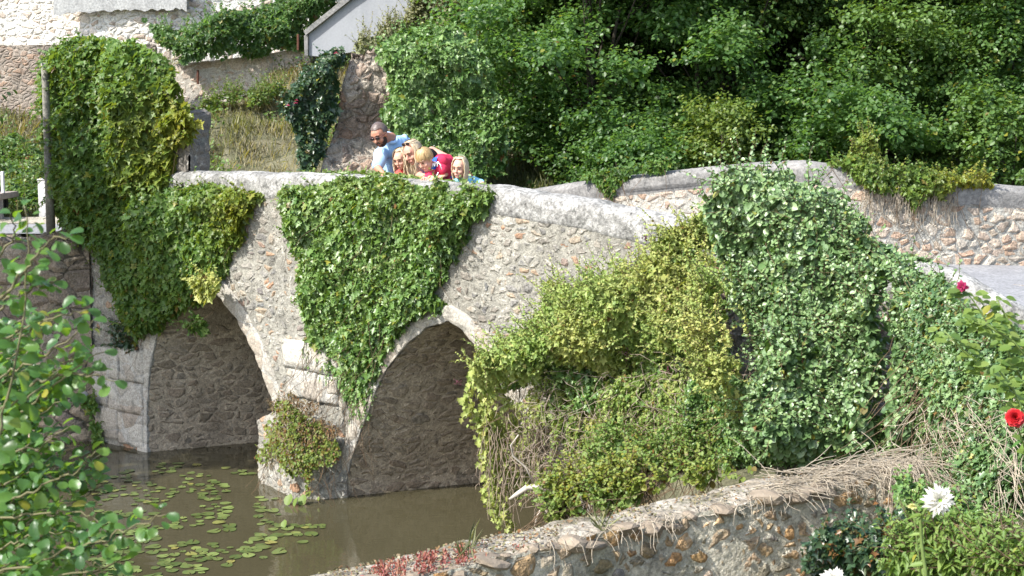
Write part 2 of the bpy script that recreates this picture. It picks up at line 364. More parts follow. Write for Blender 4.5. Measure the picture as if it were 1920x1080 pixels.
class Surf:
    """upright (or leaning) surface through plan points given as (X, Y)"""
    def __init__(s, pts, lean=0.0, z0=0.0, shift=0.0):
        p = np.array(sorted([(a/b, a, b) for a, b in pts])); s.r = p[:, 0]; s.iy = 1/p[:, 2]; s.xy = p[:, 1:]
        s.lean = lean; s.z0 = z0; s.shift = shift
    def at(s, rx, rz):
        rr = np.clip(rx, s.r[0]-.2, s.r[-1]+.2)
        k = np.clip(np.searchsorted(s.r, rr)-1, 0, len(s.r)-2)
        f = (rr-s.r[k])/(s.r[k+1]-s.r[k]); iy = s.iy[k]+(s.iy[k+1]-s.iy[k])*f
        yw = 1/np.maximum(iy, 1/60)+s.shift
        Y = (yw+s.lean*(HC-s.z0))/(1-s.lean*rz)
        d = s.xy[k+1]-s.xy[k]; d = d/np.linalg.norm(d, axis=1, keepdims=True)
        n = np.stack([d[:, 1], -d[:, 0], np.full(len(d), 0.0)], 1)
        n = np.where((n[:, 1:2] > 0), -n, n); n[:, 2] = s.lean; n = nrm(n)
        return np.stack([rx*Y, Y, HC+rz*Y], 1), n
def pxs(*pp):                       # plan points from (pixel column, distance)
    return [((x-960)/F*y, y) for x, y in pp]
FACE = Surf([tuple(A+t*E) for t in (-6, 9)])
FACE_IN = Surf([tuple(A+t*E+.02*M) for t in (-6, 9)])

def field(B, H, freq, seed):
    return H*(.30+.70*np.clip((fbm(B*freq, seed, 3)-.28)*2.0, 0, 1.25))
def mass_points(poly, surf, size, cover, H, freq=3.0, seed=1, edge=28, rag=18, inner=.10, up=.55, jit=.65, meanY=None):
    poly = np.asarray(poly, float); x0, y0 = poly.min(0); x1, y1 = poly.max(0)
    c = poly.mean(0); rx, rz = ray(np.array([c[0]]), np.array([c[1]])); b, n_ = surf.at(rx, rz)
    area = poly_area(poly)*(b[0, 1]/F)**2/max(.35, abs(n_[0, 1]))
    n = int(cover*area/(.42*size*size)); m = int(n*(x1-x0)*(y1-y0)/max(poly_area(poly), 1)*1.05)+10
    x = rng.uniform(x0, x1, m); y = rng.uniform(y0, y1, m)
    ok = inside(poly, x, y); x, y = x[ok], y[ok]
    e = edge_dist(poly, x, y)
    nz = fbm(np.stack([x/26, y/26, np.full(len(x), seed*3.7)], 1), seed+50, 2)
    ok = e > rag*(nz-.25)*1.8*(rng.random(len(x))*.5+.6); x, y, e = x[ok], y[ok], e[ok]
    B, Nn = surf.at(*ray(x, y))
    wfall = np.clip(e/edge, 0.04, 1)**.6
    h = field(B, H, freq, seed)*wfall
    g = np.zeros_like(B); d = .04
    for k in range(3):
        o = np.zeros(3); o[k] = d
        g[:, k] = (field(B+o, H, freq, seed)-field(B-o, H, freq, seed))/(2*d)
    depth = np.abs(rng.normal(0, inner, len(x)))*np.minimum(1, H*5)
    pts = B+Nn*np.maximum(h-depth, .012)[:, None]
    nr_ = Nn*1.0-np.clip(g, -1.6, 1.6)*.6+np.array([0, 0, up])+rng.normal(0, jit, B.shape)
    return pts, nr_, Nn, x, y, B
def mass(name, poly, surf, size, cover, H, mat, T=T_IVY, label=None, cat='ivy', group=None, yel=None, seed=1, sprigs=0, sprig_len=.25, spr_up=.6,
         parent=None, var=.3, dead=.012, yelp=.03, hang=.0, stems=0, rfun=None, **kw):
    pts, nr_, Nn, x, y, B = mass_points(poly, surf, size, cover, H, seed=seed, **kw)
    tipd = np.array([0, 0, -1.0])+rng.normal(0, .55, pts.shape)+Nn*.25
    sz = size*np.clip(rng.normal(1, var, len(pts)), .45, 1.8)
    r = .5+ (fbm(B*1.7, seed+9, 2)-.5)*1.1+rng.normal(0, .22, len(pts))
    yl = yel(x, y) if yel else np.zeros(len(pts))
    allp = [pts]; alln = [nr_]; allt = [tipd]; alls = [sz]; allc = [lc(len(pts), yl, dead, r, yelp)]
    lines = []
    if sprigs:
        idx = rng.integers(0, len(pts), sprigs)
        for i in idx:
            p = pts[i].copy(); L_ = sprig_len*(.4+rng.random()*.9)
            d = nrm(Nn[i]*.8+np.array([0, 0, spr_up])+rng.normal(0, .45, 3)); k = max(4, int(L_/(size*.42)))
            path = [p.copy()]; 
            for j in range(k):
                d = nrm(d+rng.normal(0, .12, 3)+np.array([0, 0, -hang])); p = p+d*L_/k; path.append(p.copy())
            pa = np.array(path[1:]); m = len(pa)
            allp.append(pa); alln.append(np.array([0, 0, .8])+Nn[i]*.4+rng.normal(0, .5, (m, 3)))
            side = rng.normal(0, 1, (m, 3)); allt.append(side+d*.7+np.array([0, 0, -.3]))
            alls.append(size*(.95-.5*np.arange(m)/m)*rng.uniform(.7, 1.1, m)); yy = np.full(m, yl[i])
            allc.append(lc(m, yy, dead/2, np.full(m, .65)+rng.normal(0, .2, m), yelp)); lines.append(np.array(path))
    me = leaves_mesh(name, np.concatenate(allp), np.concatenate(alln), np.concatenate(allt), np.concatenate(alls), T, np.concatenate(allc))
    root = parent
    if parent is None:
        c = B.mean(0); root = thing(name, (float(c[0]), float(c[1]), float(B[:, 2].min())), label, cat, group)
    o = link('foliage', me, mat, root)
    for _ in range(stems):
        i = rng.integers(0, len(pts)); p = B[i]+Nn[i]*.015; path = [p.copy()]; d = np.array([rng.normal(0, .35), rng.normal(0, .2), -1.0])
        for j in range(9):
            d = nrm(d+rng.normal(0, .25, 3)*[1, .3, .5]); p = p+d*.09; path.append(p+Nn[i]*rng.uniform(0, .03))
        lines.append(np.array(path))
    if lines:
        so_ = link('stem_tangle', strands(lines, .0032 if size < .09 else .005), MT['twig'], root)
        if len(lines) > 100: so_['kind'] = 'stuff'
    return root
def strands(lines, r0, taper=.5, sides=3):
    """thin tubes along polylines, as one mesh"""
    V = []; Fl = []; base = 0
    for ln in lines:
        ln = np.asarray(ln, float); n = len(ln)
        d = np.gradient(ln, axis=0); d = nrm(d); u = nrm(np.cross(d, np.array([.31, .17, .93]))); v = np.cross(d, u)
        rr = (r0 if np.ndim(r0) == 0 else r0)*(1-(1-taper)*np.linspace(0, 1, n))
        for k in range(sides):
            a = 2*math.pi*k/sides; V.append(ln+(u*math.cos(a)+v*math.sin(a))*rr[:, None])
        i = np.arange(n-1)
        for k in range(sides):
            a0 = base+k*n+i; b0 = base+((k+1) % sides)*n+i
            Fl.append(np.stack([a0, a0+1, b0+1, b0], 1))
        base += n*sides
    V = np.concatenate(V); Fl = np.concatenate(Fl)
    return np_mesh('strands', V, Fl.ravel(), np.full(len(Fl), 4))
def tube(path, radii, sides=8, cap=True):
    path = [Vector(p) for p in path]; bm = bmesh.new(); rings = []
    n = len(path); radii = radii if hasattr(radii, '__len__') else [radii]*n
    ref = Vector((.31, .17, .93))
    for i, p in enumerate(path):
        d = (path[min(i+1, n-1)]-path[max(i-1, 0)]).normalized(); u = d.cross(ref).normalized(); v = d.cross(u)
        rings.append([bm.verts.new(p+(u*math.cos(2*math.pi*k/sides)+v*math.sin(2*math.pi*k/sides))*radii[i]) for k in range(sides)])
    for a, b in zip(rings, rings[1:]):
        for k in range(sides): bm.faces.new((a[k], a[(k+1) % sides], b[(k+1) % sides], b[k]))
    if cap: bm.faces.new(rings[0][::-1]); bm.faces.new(rings[-1])
    bmesh.ops.recalc_face_normals(bm, faces=bm.faces)
    me = bpy.data.meshes.new('tube'); bm.to_mesh(me); bm.free(); return me

# ------------------------------------------------------------------ terrain and water
def sstep(a, b, x): t = np.clip((x-a)/(b-a), 0, 1); return t*t*(3-2*t)
BC = np.array([BD[1], -BD[0]])
def ground_z(X, Y):
    px = X-A[0]; py = Y-A[1]
    v = px*BC[0]+py*BC[1]; u = px*BD[0]+py*BD[1]; q = px*M[0]+py*M[1]; t = px*E[0]+py*E[1]
    nz = (fbm(np.stack([X*.8, Y*.8, X*0], -1).reshape(-1, 3), 3, 3).reshape(X.shape)-.5)
    nf = (fbm(np.stack([X*3, Y*3, X*0], -1).reshape(-1, 3), 8, 3).reshape(X.shape)-.5)
    # far side: road level, then the hill
    start = np.where(X < -4.2, 19.9, 17.2+.25*np.maximum(X+4, 0))
    hill = 2.42+(.27+.07*sstep(-3.8, -1.2, X))*np.maximum(Y-start, 0)-.16*np.maximum(Y-45, 0)-.18*np.maximum(Y-70, 0)
    hill = np.minimum(hill, 14)+nz*np.clip((Y-start)*.3, 0, .7)+nf*.12*np.clip((Y-start), 0, 1)
    qy = np.interp(X, [-12.1, -8.09, -6.29, -5.44, -5.04], [18.3, 17.42, 17.12, 16.9, 16.94])
    far = np.where(X < -5.06, sstep(.2, .5, Y-qy), sstep(-3.25, -3.6, v)*sstep(.15, .4, q))
    # near garden and the bank between garden wall and bridge
    bank_u = 1.55-(v-2.3)*.36
    bank = sstep(0, .5, u-bank_u)*sstep(2.45, 2.8, v)
    zbank = 1.15+.22*np.clip(u-bank_u, 0, 4)+nz*.25
    gard = sstep(7.35, 7.6, v+.06*u)
    zg = .85+.33*np.clip(v-7.4, 0, 2.6)+.55*sstep(1.2, 2.8, X)+.14*np.clip(X-1.5, 0, 3)+nz*.15+nf*.06
    z = np.full(X.shape, -.9)
    z = z+(zbank+.9)*bank
    z = np.where(v > 7.2, -.9+(zg+.9)*gard, z)
    behind = (q > 3.15)
    br = sstep(2.75, 3.2, v)
    rightbank = np.where(behind, -.9+(2.2+.9)*br, z)
    z = np.where(behind & (v > 0), rightbank, z)
    z = np.where((v < 0) | (X < -5.06), -.9+(hill+.9)*far, z)
    z = np.where((t > 7.2) & (q > -1.0) & (v < 14), np.maximum(z, 2.15), z)
    z = np.where((t > 3.3) & (q > .35) & (q < 4.6), 2.12, z)
    # under the bridge itself the bed stays low
    z = np.where(Y > 60, np.maximum(z, 6), z)
    return z
xs = np.concatenate([-300+np.arange(0, 280, 20), np.arange(-20, 16, .16), 16+np.arange(0, 300, 20)])
ys = np.concatenate([np.arange(-60, 3, 6), np.arange(3, 36, .16), np.arange(36, 60, 2), np.arange(60, 1200, 60)])
GX, GY = np.meshgrid(xs, ys, indexing='ij')
gz = ground_z(GX, GY)
g = link('ground', grid_mesh('ground', np.stack([GX, GY, gz], -1)), MT['soil'], smooth=True); tag(g, kind='structure')

mw, nt, out = new_mat('river_water')
tc = N(nt, 'ShaderNodeTexCoord').outputs['Object']
bs = N(nt, 'ShaderNodeBsdfPrincipled'); nt.links.new(mixc(nt, noise(nt, tc, .7, 3), (.044, .039, .021), (.062, .055, .031)), bs.inputs['Base Color'])
bs.inputs['Roughness'].default_value = .045; bs.inputs['IOR'].default_value = 1.333; bs.inputs['Specular IOR Level'].default_value = .62
bp = N(nt, 'ShaderNodeBump'); bp.inputs['Strength'].default_value = .16; bp.inputs['Distance'].default_value = .014
mpw = N(nt, 'ShaderNodeMapping'); mpw.inputs['Scale'].default_value = (1.0, 1.6, 1); mpw.inputs['Rotation'].default_value = (0, 0, -.4); nt.links.new(tc, mpw.inputs[0])
nt.links.new(mth(nt, 'ADD', noise(nt, mpw.outputs[0], 5, 3, .5), mth(nt, 'MULTIPLY', noise(nt, mpw.outputs[0], 1.3, 2), 1.4)), bp.inputs['Height'])
nt.links.new(bp.outputs[0], bs.inputs['Normal']); nt.links.new(bs.outputs[0], out.inputs[0])
wx = np.linspace(-40, 40, 9); wy = np.linspace(-8, 40, 9); WX, WY = np.meshgrid(wx, wy, indexing='ij')
wt = link('water', grid_mesh('water', np.stack([WX, WY, WX*0], -1)), mw); tag(wt, kind='structure')

# ------------------------------------------------------------------ the bridge
T_TOP = ([-6, -4, -2, -.8, 0, 2, 3.0, 3.85, 5.0, 6.26, 6.85, 7.6, 9.0], [3.2, 3.27, 3.31, 3.325, 3.33, 3.27, 3.18, 3.07, 2.97, 2.80, 2.53, 2.33, 2.2])
def ptop(t): return np.interp(t, *T_TOP)+.004*np.sin(np.asarray(t)*7.1)+.003*np.sin(np.asarray(t)*17)
A2 = ([-.02, .02, .12, .30, .45, .62, .87, 1.15, 1.42, 1.60, 1.78, 2.05, 2.30, 2.48, 2.60, 2.66], [-.7, .15, .45, .84, 1.15, 1.42, 1.68, 1.88, 1.97, 1.90, 1.74, 1.45, 1.08, .68, .25, -.7])
A1 = ([-3.22, -3.20, -3.12, -2.98, -2.75, -2.45, -2.2, -1.95, -1.61, -1.35, -1.2, -1.06, -.95, -.87, -.84], [-.7, .5, 1.0, 1.40, 1.78, 2.03, 2.10, 2.01, 1.74, 1.42, 1.16, .89, .55, .15, -.7])
def arch_curve(Ar, n):
    p = np.array(Ar).T; d = np.concatenate([[0], np.cumsum(np.hypot(*np.diff(p, axis=0).T))])
    s = np.linspace(0, d[-1], n); return np.stack([np.interp(s, d, p[:, 0]), np.interp(s, d, p[:, 1])], 1)
tcols = np.unique(np.round(np.concatenate([np.arange(-4.3, 9, .022), arch_curve(A1, 160)[:, 0], arch_curve(A2, 160)[:, 0]]), 4))
def bottom(t):
    z = np.full(len(t), -.7)
    for Ar in (A1, A2):
        ok = (t >= Ar[0][0]) & (t <= Ar[0][-1]); z[ok] = np.interp(t[ok], *Ar)
    return z
NR = 150; COPE = .27; THK = .38
bridge = thing('stone_bridge', (A[0], A[1], 0), 'old humped stone bridge with two low arches over brown river', 'bridge')
zb = bottom(tcols); zt = ptop(tcols)-COPE+.02
ff = np.linspace(0, 1, NR)
bl = (fbm(np.stack([tcols*1.1, tcols*0, tcols*0], 1), 21, 2)-.5)*.05
G = np.zeros((len(tcols), NR, 3))
for k in range(NR):
    z = zb+(zt-zb)*ff[k]; bat = -.05*np.clip(1.8-z, 0, 2)            # slight batter
    wv_ = (fbm(np.stack([tcols*1.5, z*1.5, tcols*0], 1), 31, 2)-.5)*.07
    xy = A[None]+tcols[:, None]*E[None]+(bat*0+wv_)[:, None]*M[None]
    G[:, k, :2] = xy; G[:, k, 2] = z
link('spandrel_wall', grid_mesh('spandrel_wall', G), MT['bridge'], bridge, True)
WQ = 3.0; LB = WQ/float(BD@M)
def off(Ar, t, z, s): return (A+t*E+s*BD)
for nm, Ar in (('arch_barrel', A1), ('arch_barrel', A2)):
    c = arch_curve(Ar, 170); S = np.linspace(0.0, LB, 110)
    G = np.zeros((len(c), len(S), 3))
    for j, s in enumerate(S):
        nn = (fbm(np.stack([c[:, 0]*1.7, c[:, 1]*1.7, np.full(len(c), s*1.3)], 1), 41, 3)-.5)*.10*min(1, s*3)
        G[:, j, :2] = A[None]+c[:, :1]*E[None]+s*BD[None]; G[:, j, 2] = c[:, 1]+nn
        G[:, j, 0] += nn*.8*E[0]
    link(nm, grid_mesh(nm, G, flip=True), MT['barrel'], bridge, True)
# dressed ring stones round each arch, a little proud of the face
for Ar, rw in ((A1, .17), (A2, .15)):
    c = arch_curve(Ar, 220); d = np.gradient(c, axis=0); d = d/np.linalg.norm(d, axis=1, keepdims=True); nrm2 = np.stack([-d[:, 1], d[:, 0]], 1)
    R = np.linspace(0, 1, 12); prof = [(0.0, .06), (0.0, -.016)]+[(r_*rw, -.022-.008*math.sin(r_*3)) for r_ in R]+[(rw+.004, .05)]
    G = np.zeros((len(c), len(prof), 3))
    for j, (r_, q_) in enumerate(prof):
        tt = c[:, 0]+nrm2[:, 0]*r_; zz = c[:, 1]+nrm2[:, 1]*r_
        wob = (fbm(np.stack([tt*2, zz*2, tt*0], 1), 61, 2)-.5)*.04*(1 if j > 0 else 0)
        G[:, j, :2] = A[None]+tt[:, None]*E[None]+(q_+wob*.3)[:, None]*M[None]; G[:, j, 2] = zz
    link('arch_ring', grid_mesh('arch_ring', G), MT['ashlar'], bridge, True)
# back face, coarse
tb = np.arange(-4.3, 9, .06); Gb = np.zeros((len(tb), 24, 3)); sh = LB*(BD@E)
def bottom_b(t): return bottom(np.clip(t-sh, -4.3, 9))
zb2 = bottom_b(tb)
for k in range(24):
    z = zb2+(2.36-zb2)*k/23; Gb[:, k, :2] = A[None]+tb[:, None]*E[None]+WQ*M[None]; Gb[:, k, 2] = z
link('back_wall', grid_mesh('back_wall', Gb, flip=True), MT['farwall'], bridge, True)
# coping and inner face of the near parapet
tp = np.arange(-4.4, 9.0, .025)
prof = [(.03, -COPE-.02), (-.012, -COPE+.02), (-.020, -.18), (-.022, -.11), (-.014, -.055), (0.012, -.022), (.06, .0), (.14, .012), (.22, .01), (.30, -.005), (.36, -.035), (.395, -.09), (.40, -.2), (.39, -.4), (.39, -.9)]
pr = []
for (a, b), (c, d) in zip(prof, prof[1:]):
    k = max(1, int(math.hypot(c-a, d-b)/.022)); pr += [(a+(c-a)*i/k, b+(d-b)*i/k) for i in range(k)]
pr.append(prof[-1])
G = np.zeros((len(tp), len(pr), 3)); zt = ptop(tp)
for j, (q_, dz) in enumerate(pr):
    nn = (fbm(np.stack([tp*2.2, np.full(len(tp), q_*3), np.full(len(tp), dz*3)], 1), 77, 3)-.5)*.011
    low = dz if dz > -.45 else -.85
    G[:, j, :2] = A[None]+tp[:, None]*E[None]+(q_*np.interp(tp, [5.6, 6.6], [1, .62])+nn*.7)[:, None]*M[None]; G[:, j, 2] = zt+low+nn*.6+((vnoise(np.stack([tp*5, tp*0, tp*0], 1), 3)-.5)*.02 if j < 1 else 0)
link('parapet', grid_mesh('parapet', G, flip=True), MT['cope'], bridge, True)
# cutwater
cw = [(-1.34, .02), (-1.05, -.14), (-.70, -.26), (-.38, -.33), (-.16, -.24), (.02, -.03)]
cwp = []
for (a, b), (c, d) in zip(cw, cw[1:]): cwp += [(a+(c-a)*i/18, b+(d-b)*i/18) for i in range(18)]
cwp.append(cw[-1]); zs = np.linspace(-.6, 1.05, 90)
G = np.zeros((len(cwp), len(zs), 3))
for j, z in enumerate(zs):
    k = 1.15-.25*max(z, -.3) if z < .62 else max(.0, (1.15-.155)*(1-(z-.62)/.43))
    for i, (a, b) in enumerate(cwp):
        aa = -.55+(a+.55)*(1.0+.10*max(0, .4-z)) if z < .62 else -.45+(a+.45)*(.15+.85*max(0, 1-(z-.62)/.43))
        v_ = A+aa*E+(b*k+.03)*M; G[i, j] = (v_[0], v_[1], z)
nn = (fbm(G.reshape(-1, 3)*2.6, 15, 3).reshape(G.shape[:2])-.5)*.13
G[:, :, 1] -= nn; G[:, :, 0] -= nn*.5
link('cutwater', grid_mesh('cutwater', G), MT['bridge'], bridge, True)
# dressed blocks low in the pier
def block(t0, t1, z0, z1, seed):
    nx, nz_ = 14, 12; G = np.zeros((nx+2, nz_+2, 3)); random.seed(seed)
    for i in range(nx+2):
        for j in range(nz_+2):
            u = min(max(i-1, 0), nx-1)/(nx-1); v_ = min(max(j-1, 0), nz_-1)/(nz_-1)
            q_ = .03 if i in (0, nx+1) or j in (0, nz_+1) else -.035-.012*min(1, 6*min(u, 1-u, v_, 1-v_)*1.0)
            w_ = Q(t0+(t1-t0)*u, q_, z0+(z1-z0)*v_); G[i, j] = w_
    return link('dressed_block', grid_mesh('dressed_block', G), MT['ashlar'], bridge, True)
for k, b_ in enumerate([(-.86, -.50, 1.28, 1.58), (-.49, -.20, 1.26, 1.57), (-.80, -.36, .98, 1.265), (-.35, -.07, .96, 1.25), (-.18, .05, 1.585, 1.86)]): block(*b_, k)
for k, b_ in enumerate([(-3.72, -3.26, .05, .42), (-4.2, -3.74, .08, .45), (-3.9, -3.25, .435, .80), (-4.2, -3.92, .46, .8), (-3.66, -3.22, .815, 1.2), (-4.2, -3.68, .81, 1.17)]): block(*b_, k+20)
# abutment side: the spandrel ends at t=-4.3 and turns back
G = np.zeros((60, 60, 3))
for i in range(60):
    for j in range(60): G[i, j] = Q(-4.3, 3.0-3.0*i/59, -.7+(3.0+.7)*j/59)
link('wing_wall', grid_mesh('wing_wall', G), MT['bridge'], bridge, True)

# road over the bridge
FW = pxs((976, 16.8), (1110, 16.2), (1248, 15.6), (1400, 15.2), (1500, 14.95), (1640, 14.75), (1780, 14.75), (1920, 14.85), (2300, 15.3))
FW = [tuple(A-4.6*E+3.0*M), tuple(A-2*E+3.0*M)]+FW
def road_z(t): return np.interp(t, [-6, -4, 0, 3, 5, 7, 10, 14], [2.42, 2.45, 2.50, 2.46, 2.40, 2.30, 2.2, 2.1])
fwa = np.array(FW); tf = (fwa-A)@E; qf = (fwa-A)@M
tr_ = np.arange(-5.0, 12.4, .05); far_q = np.interp(tr_, np.sort(tf), qf[np.argsort(tf)])
G = np.zeros((len(tr_), 60, 3))
for j in range(60):
    q0 = np.interp(tr_, [6.8, 8.2, 12], [.30, .1, -3.0]); qq = q0+(far_q+.10-q0)*j/59
    G[:, j, :2] = A[None]+tr_[:, None]*E[None]+qq[:, None]*M[None]; G[:, j, 2] = road_z(tr_)-.02*(j/29.5-1)**2
rd = link('road', grid_mesh('road', G, flip=True), MT['asphalt'], smooth=True); tag(rd, kind='structure')
# road on the far bank, left
G = np.zeros((60, 24, 3))
for i in range(60):
    for j in range(24): G[i, j] = (-14+11.0*i/59, 18.1+1.55*j/23-.012*i, 2.47)
rl = link('road', grid_mesh('road_left', G), MT['asphalt']); tag(rl, kind='structure')
for i in range(60):
    for j in range(24): G[i, j] = (-14+11.0*i/59, 19.62+.5*j/23-.012*i, 2.474+.05*j/23)
MT['verge'] = render_coat('sandy_verge', (.42, .38, .31), (.30, .27, .21), .02, spots=(.12, .13, .05))
rl = link('verge', grid_mesh('verge', G), MT['verge']); tag(rl, kind='structure')

# ------------------------------------------------------------------ walls
def wall(name, plan, tops, bots, thick, mat, cope=None, cope_h=0.0, label=None, cat='wall', step=.03, nz_=60, rag=0.0, flatcope=False, seed=3):
    """wall along plan points (front face); tops/bots: heights at the plan points"""
    p = np.array(plan, float); d = np.concatenate([[0], np.cumsum(np.hypot(*np.diff(p, axis=0).T))])
    s = np.arange(0, d[-1]+step, step); s[-1] = d[-1]
    x = np.interp(s, d, p[:, 0]); y = np.interp(s, d, p[:, 1]); zt = np.interp(s, d, tops); zb_ = np.interp(s, d, bots)
    if rag: zt = zt+(fbm(np.stack([s*3.2, s*0, s*0], 1), seed, 3)-.5)*rag+(vnoise(np.stack([s*9, s*0, s*0], 1), seed+3)-.5)*rag*.5
    dx = np.gradient(x); dy = np.gradient(y); l = np.hypot(dx, dy); nx, ny = -dy/l, dx/l          # to the back (left of travel)
    root = thing(name, (float(p[0, 0]), float(p[0, 1]), float(min(bots))), label, cat)
    ch = cope_h; wob = lambda z_: (fbm(np.stack([s*1.3, z_*1.3, s*0], 1), seed+5, 2)-.5)*.07
    G = np.zeros((len(s), nz_, 3))
    for j in range(nz_):
        z_ = zb_+(zt-ch+.01-zb_)*j/(nz_-1); o = wob(z_); G[:, j] = np.stack([x+nx*o, y+ny*o, z_], 1)
    link('masonry', grid_mesh('masonry', G), mat, root, True)
    pr_ = [(0, -ch), (-.02, -ch*.6), (-.02, -ch*.25), (.03, -.02), (thick*.3, 0), (thick*.7, 0), (thick-.03, -.02), (thick+.01, -ch*.3), (thick, -ch-.05), (thick, -9)]
    if ch == 0: pr_ = [(-.005, -.01), (.03, 0), (thick*.5, .01), (thick-.03, 0), (thick, -.05), (thick, -9)]
    pp = []
    for (a, b), (c, e_) in zip(pr_, pr_[1:-1]+[(thick, -.2)]):
        k = max(1, int(math.hypot(c-a, e_-b)/max(step*.9, .02))); pp += [(a+(c-a)*i/k, b+(e_-b)*i/k) for i in range(k)]
    pp += [(thick, -.25), (thick, -9)]
    G = np.zeros((len(s), len(pp), 3))
    for j, (o, dz) in enumerate(pp):
        nn_ = (fbm(np.stack([s*2.1, np.full(len(s), o*3), np.full(len(s), dz*2)], 1), seed+8, 3)-.5)*.025
        z_ = zt+dz+nn_*.6 if dz > -5 else zb_
        w_ = wob(zt-ch) if j < 3 else 0
        G[:, j] = np.stack([x+nx*(o+w_+nn_*.6), y+ny*(o+w_+nn_*.6), z_], 1)
    link('coping', grid_mesh('coping', G, flip=True), cope or mat, root, True)
    for k in (0, -1):                                     # closed ends
        ex = [(x[k], y[k], zb_[k]), (x[k]+nx[k]*thick, y[k]+ny[k]*thick, zb_[k]), (x[k]+nx[k]*thick, y[k]+ny[k]*thick, zt[k]-.02), (x[k], y[k], zt[k]-.02)]
        Ge = np.zeros((12, 30, 3)); c0, c1, c2, c3 = [np.array(v_) for v_ in ex]
        for i in range(12):
            for j in range(30):
                a = i/11; b = j/29; Ge[i, j] = (c0*(1-a)+c1*a)*(1-b)+(c3*(1-a)+c2*a)*b
        link('wall_end', grid_mesh('wall_end', Ge, flip=(k == 0)), mat, root, True)
    return root
def ztop_px(pp, ys_): return [P(0, y, d[1]).z for d, y in zip(pp, ys_)]
fw = FW[2:]; tops = ztop_px(fw, [357, 336, 320, 306, 301, 318, 338, 350, 372])
wall('roadside_wall', FW, [3.0, 3.02]+tops, [2.2]*len(FW), .35, MT['farwall'], MT['cope_far'], .24,
     'long rubble wall with rounded grey coping on far side of the road', step=.022, nz_=70)
# garden wall in front
GW = [PZ(300, 1215, 1.86), PZ(620, 1120, 1.86), PZ(900, 1056, 1.88), PZ(1060, 1022, 1.9), PZ(1300, 970, 1.92), PZ(1500, 924, 1.96), PZ(1640, 900, 1.98), PZ(1725, 886, 2.0)]
gwp = [(v_.x, v_.y) for v_ in GW]
MT['gcope'] = render_coat('weathered_wall_top', (.45, .41, .34), (.25, .215, .165), .016, spots=(.14, .115, .08), spot_amt=.8, moss=.45, fine_amt=.6)
gw = wall('garden_wall', gwp, [v_.z for v_ in GW], [.9]*len(GW), .36, MT['garden'], MT['gcope'], .0,
          'low rubble wall with orange stones and crumbling pale top in front of the river', step=.014, nz_=90, rag=.045)
# quay wall on the left bank
C0 = A-4.25*E-.02*M
QW = [tuple(C0+np.array([-7, 1.3])), tuple(C0+np.array([-3.0, .42])), tuple(C0+np.array([-1.2, .12])), tuple(C0+np.array([-.35, -.10])), tuple(C0+np.array([.05, -.06]))]
wall('river_wall', QW, [2.25, 2.32, 2.42, 2.5, 2.6], [-.7]*5, .5, MT['quay'], None, 0, 'dark river wall of big worn blocks beside the left arch', step=.035, nz_=90, rag=.12)
# hillside walls, far left
hw = pxs((-120, 25), (40, 24.5), (130, 24.3), (300, 24.6))
wall('hill_wall', hw, ztop_px(hw, [92, 86, 84, 84]), ztop_px(hw, [330, 320, 300, 290]), .4, MT['hillwall'], None, 0, 'dark brown rubble retaining wall on the hill at the left edge', step=.05, nz_=60)
ww = pxs((-200, 30), (250, 29), (620, 29.5), (700, 30))
wall('whitewashed_wall', ww, ztop_px(ww, [-110, -100, -90, -90]), ztop_px(ww, [120, 120, 120, 120]), .4, MT['whitewall'], None, 0, 'peeling whitewashed stone wall along the top of the hill', step=.045, nz_=110)
rw_ = pxs((330, 25.5), (430, 25.4), (520, 25.3), (585, 25.2))
MT['palestone'] = rubble('pale_retaining_rubble', 4.5, (1, 1, 1.4), cover=.75, disp=.03, mortar=(.44, .40, .35), gap=.05, lichen=.2,
                         stones=[(0, (.40, .33, .27)), (.5, (.46, .40, .35)), (1, (.36, .26, .2))])
wall('retaining_wall', rw_, ztop_px(rw_, [122, 112, 100, 88]), ztop_px(rw_, [210, 190, 160, 150]), .3, MT['palestone'], None, 0, 'short pale retaining wall on the hillside under the dark hedge', step=.05, nz_=30)
# grey rendered patch on the whitewashed wall
G = np.zeros((60, 30, 3))
for i in range(60):
    for j in range(30):
        x_ = 100+250*i/59; lo = 24+16*(vnoise(np.array([[i*.13, 0, 0]]), 6)[0]-.5)+6*(vnoise(np.array([[i*.7, 3., 0]]), 6)[0]-.5)
        p_ = P(x_, lo+(-60-lo)*j/29, 28.88); G[i, j] = p_
o = link('render_patch', grid_mesh('render_patch', G), MT['render'], bpy.data.objects['whitewashed_wall'])

# stair wall of smooth render
def slab(name, pix, D, thick, mat, parent):
    bm = bmesh.new(); f = [bm.verts.new(P(x, y, D)) for x, y in pix]; dv = Vector((thick*.3, thick, 0)); b = [bm.verts.new(v_.co+dv) for v_ in f]
    bm.faces.new(f); bm.faces.new(b[::-1])
    for i in range(len(f)): k = (i+1) % len(f); bm.faces.new((f[k], f[i], b[i], b[k]))
    bmesh.ops.recalc_face_normals(bm, faces=bm.faces); me = bpy.data.meshes.new(name); bm.to_mesh(me); bm.free()
    return link(name, me, mat, parent)
st_ = thing('stair_wall', P(600, 100, 24), 'smooth grey rendered wall with sloping top beside hidden stairs, on the hill', 'wall')
slab('wall_panel', [(576, 66), (652, 3), (760, -70), (860, -70), (850, 30), (800, 62), (700, 92), (602, 106), (576, 104)], 24.0, .25, MT['smooth'], st_)
MT['darkcope'] = render_coat('dark_coping', (.30, .29, .27), (.2, .2, .19), .006)
slab('coping', [(569, 58), (650, -7), (758, -82), (764, -74), (655, 1), (573, 66)], 23.93, .34, MT['darkcope'], st_)
slab('corner_strip', [(570, 66), (577, 66), (577, 104), (571, 104)], 23.95, .3, MT['darkcope'], st_)

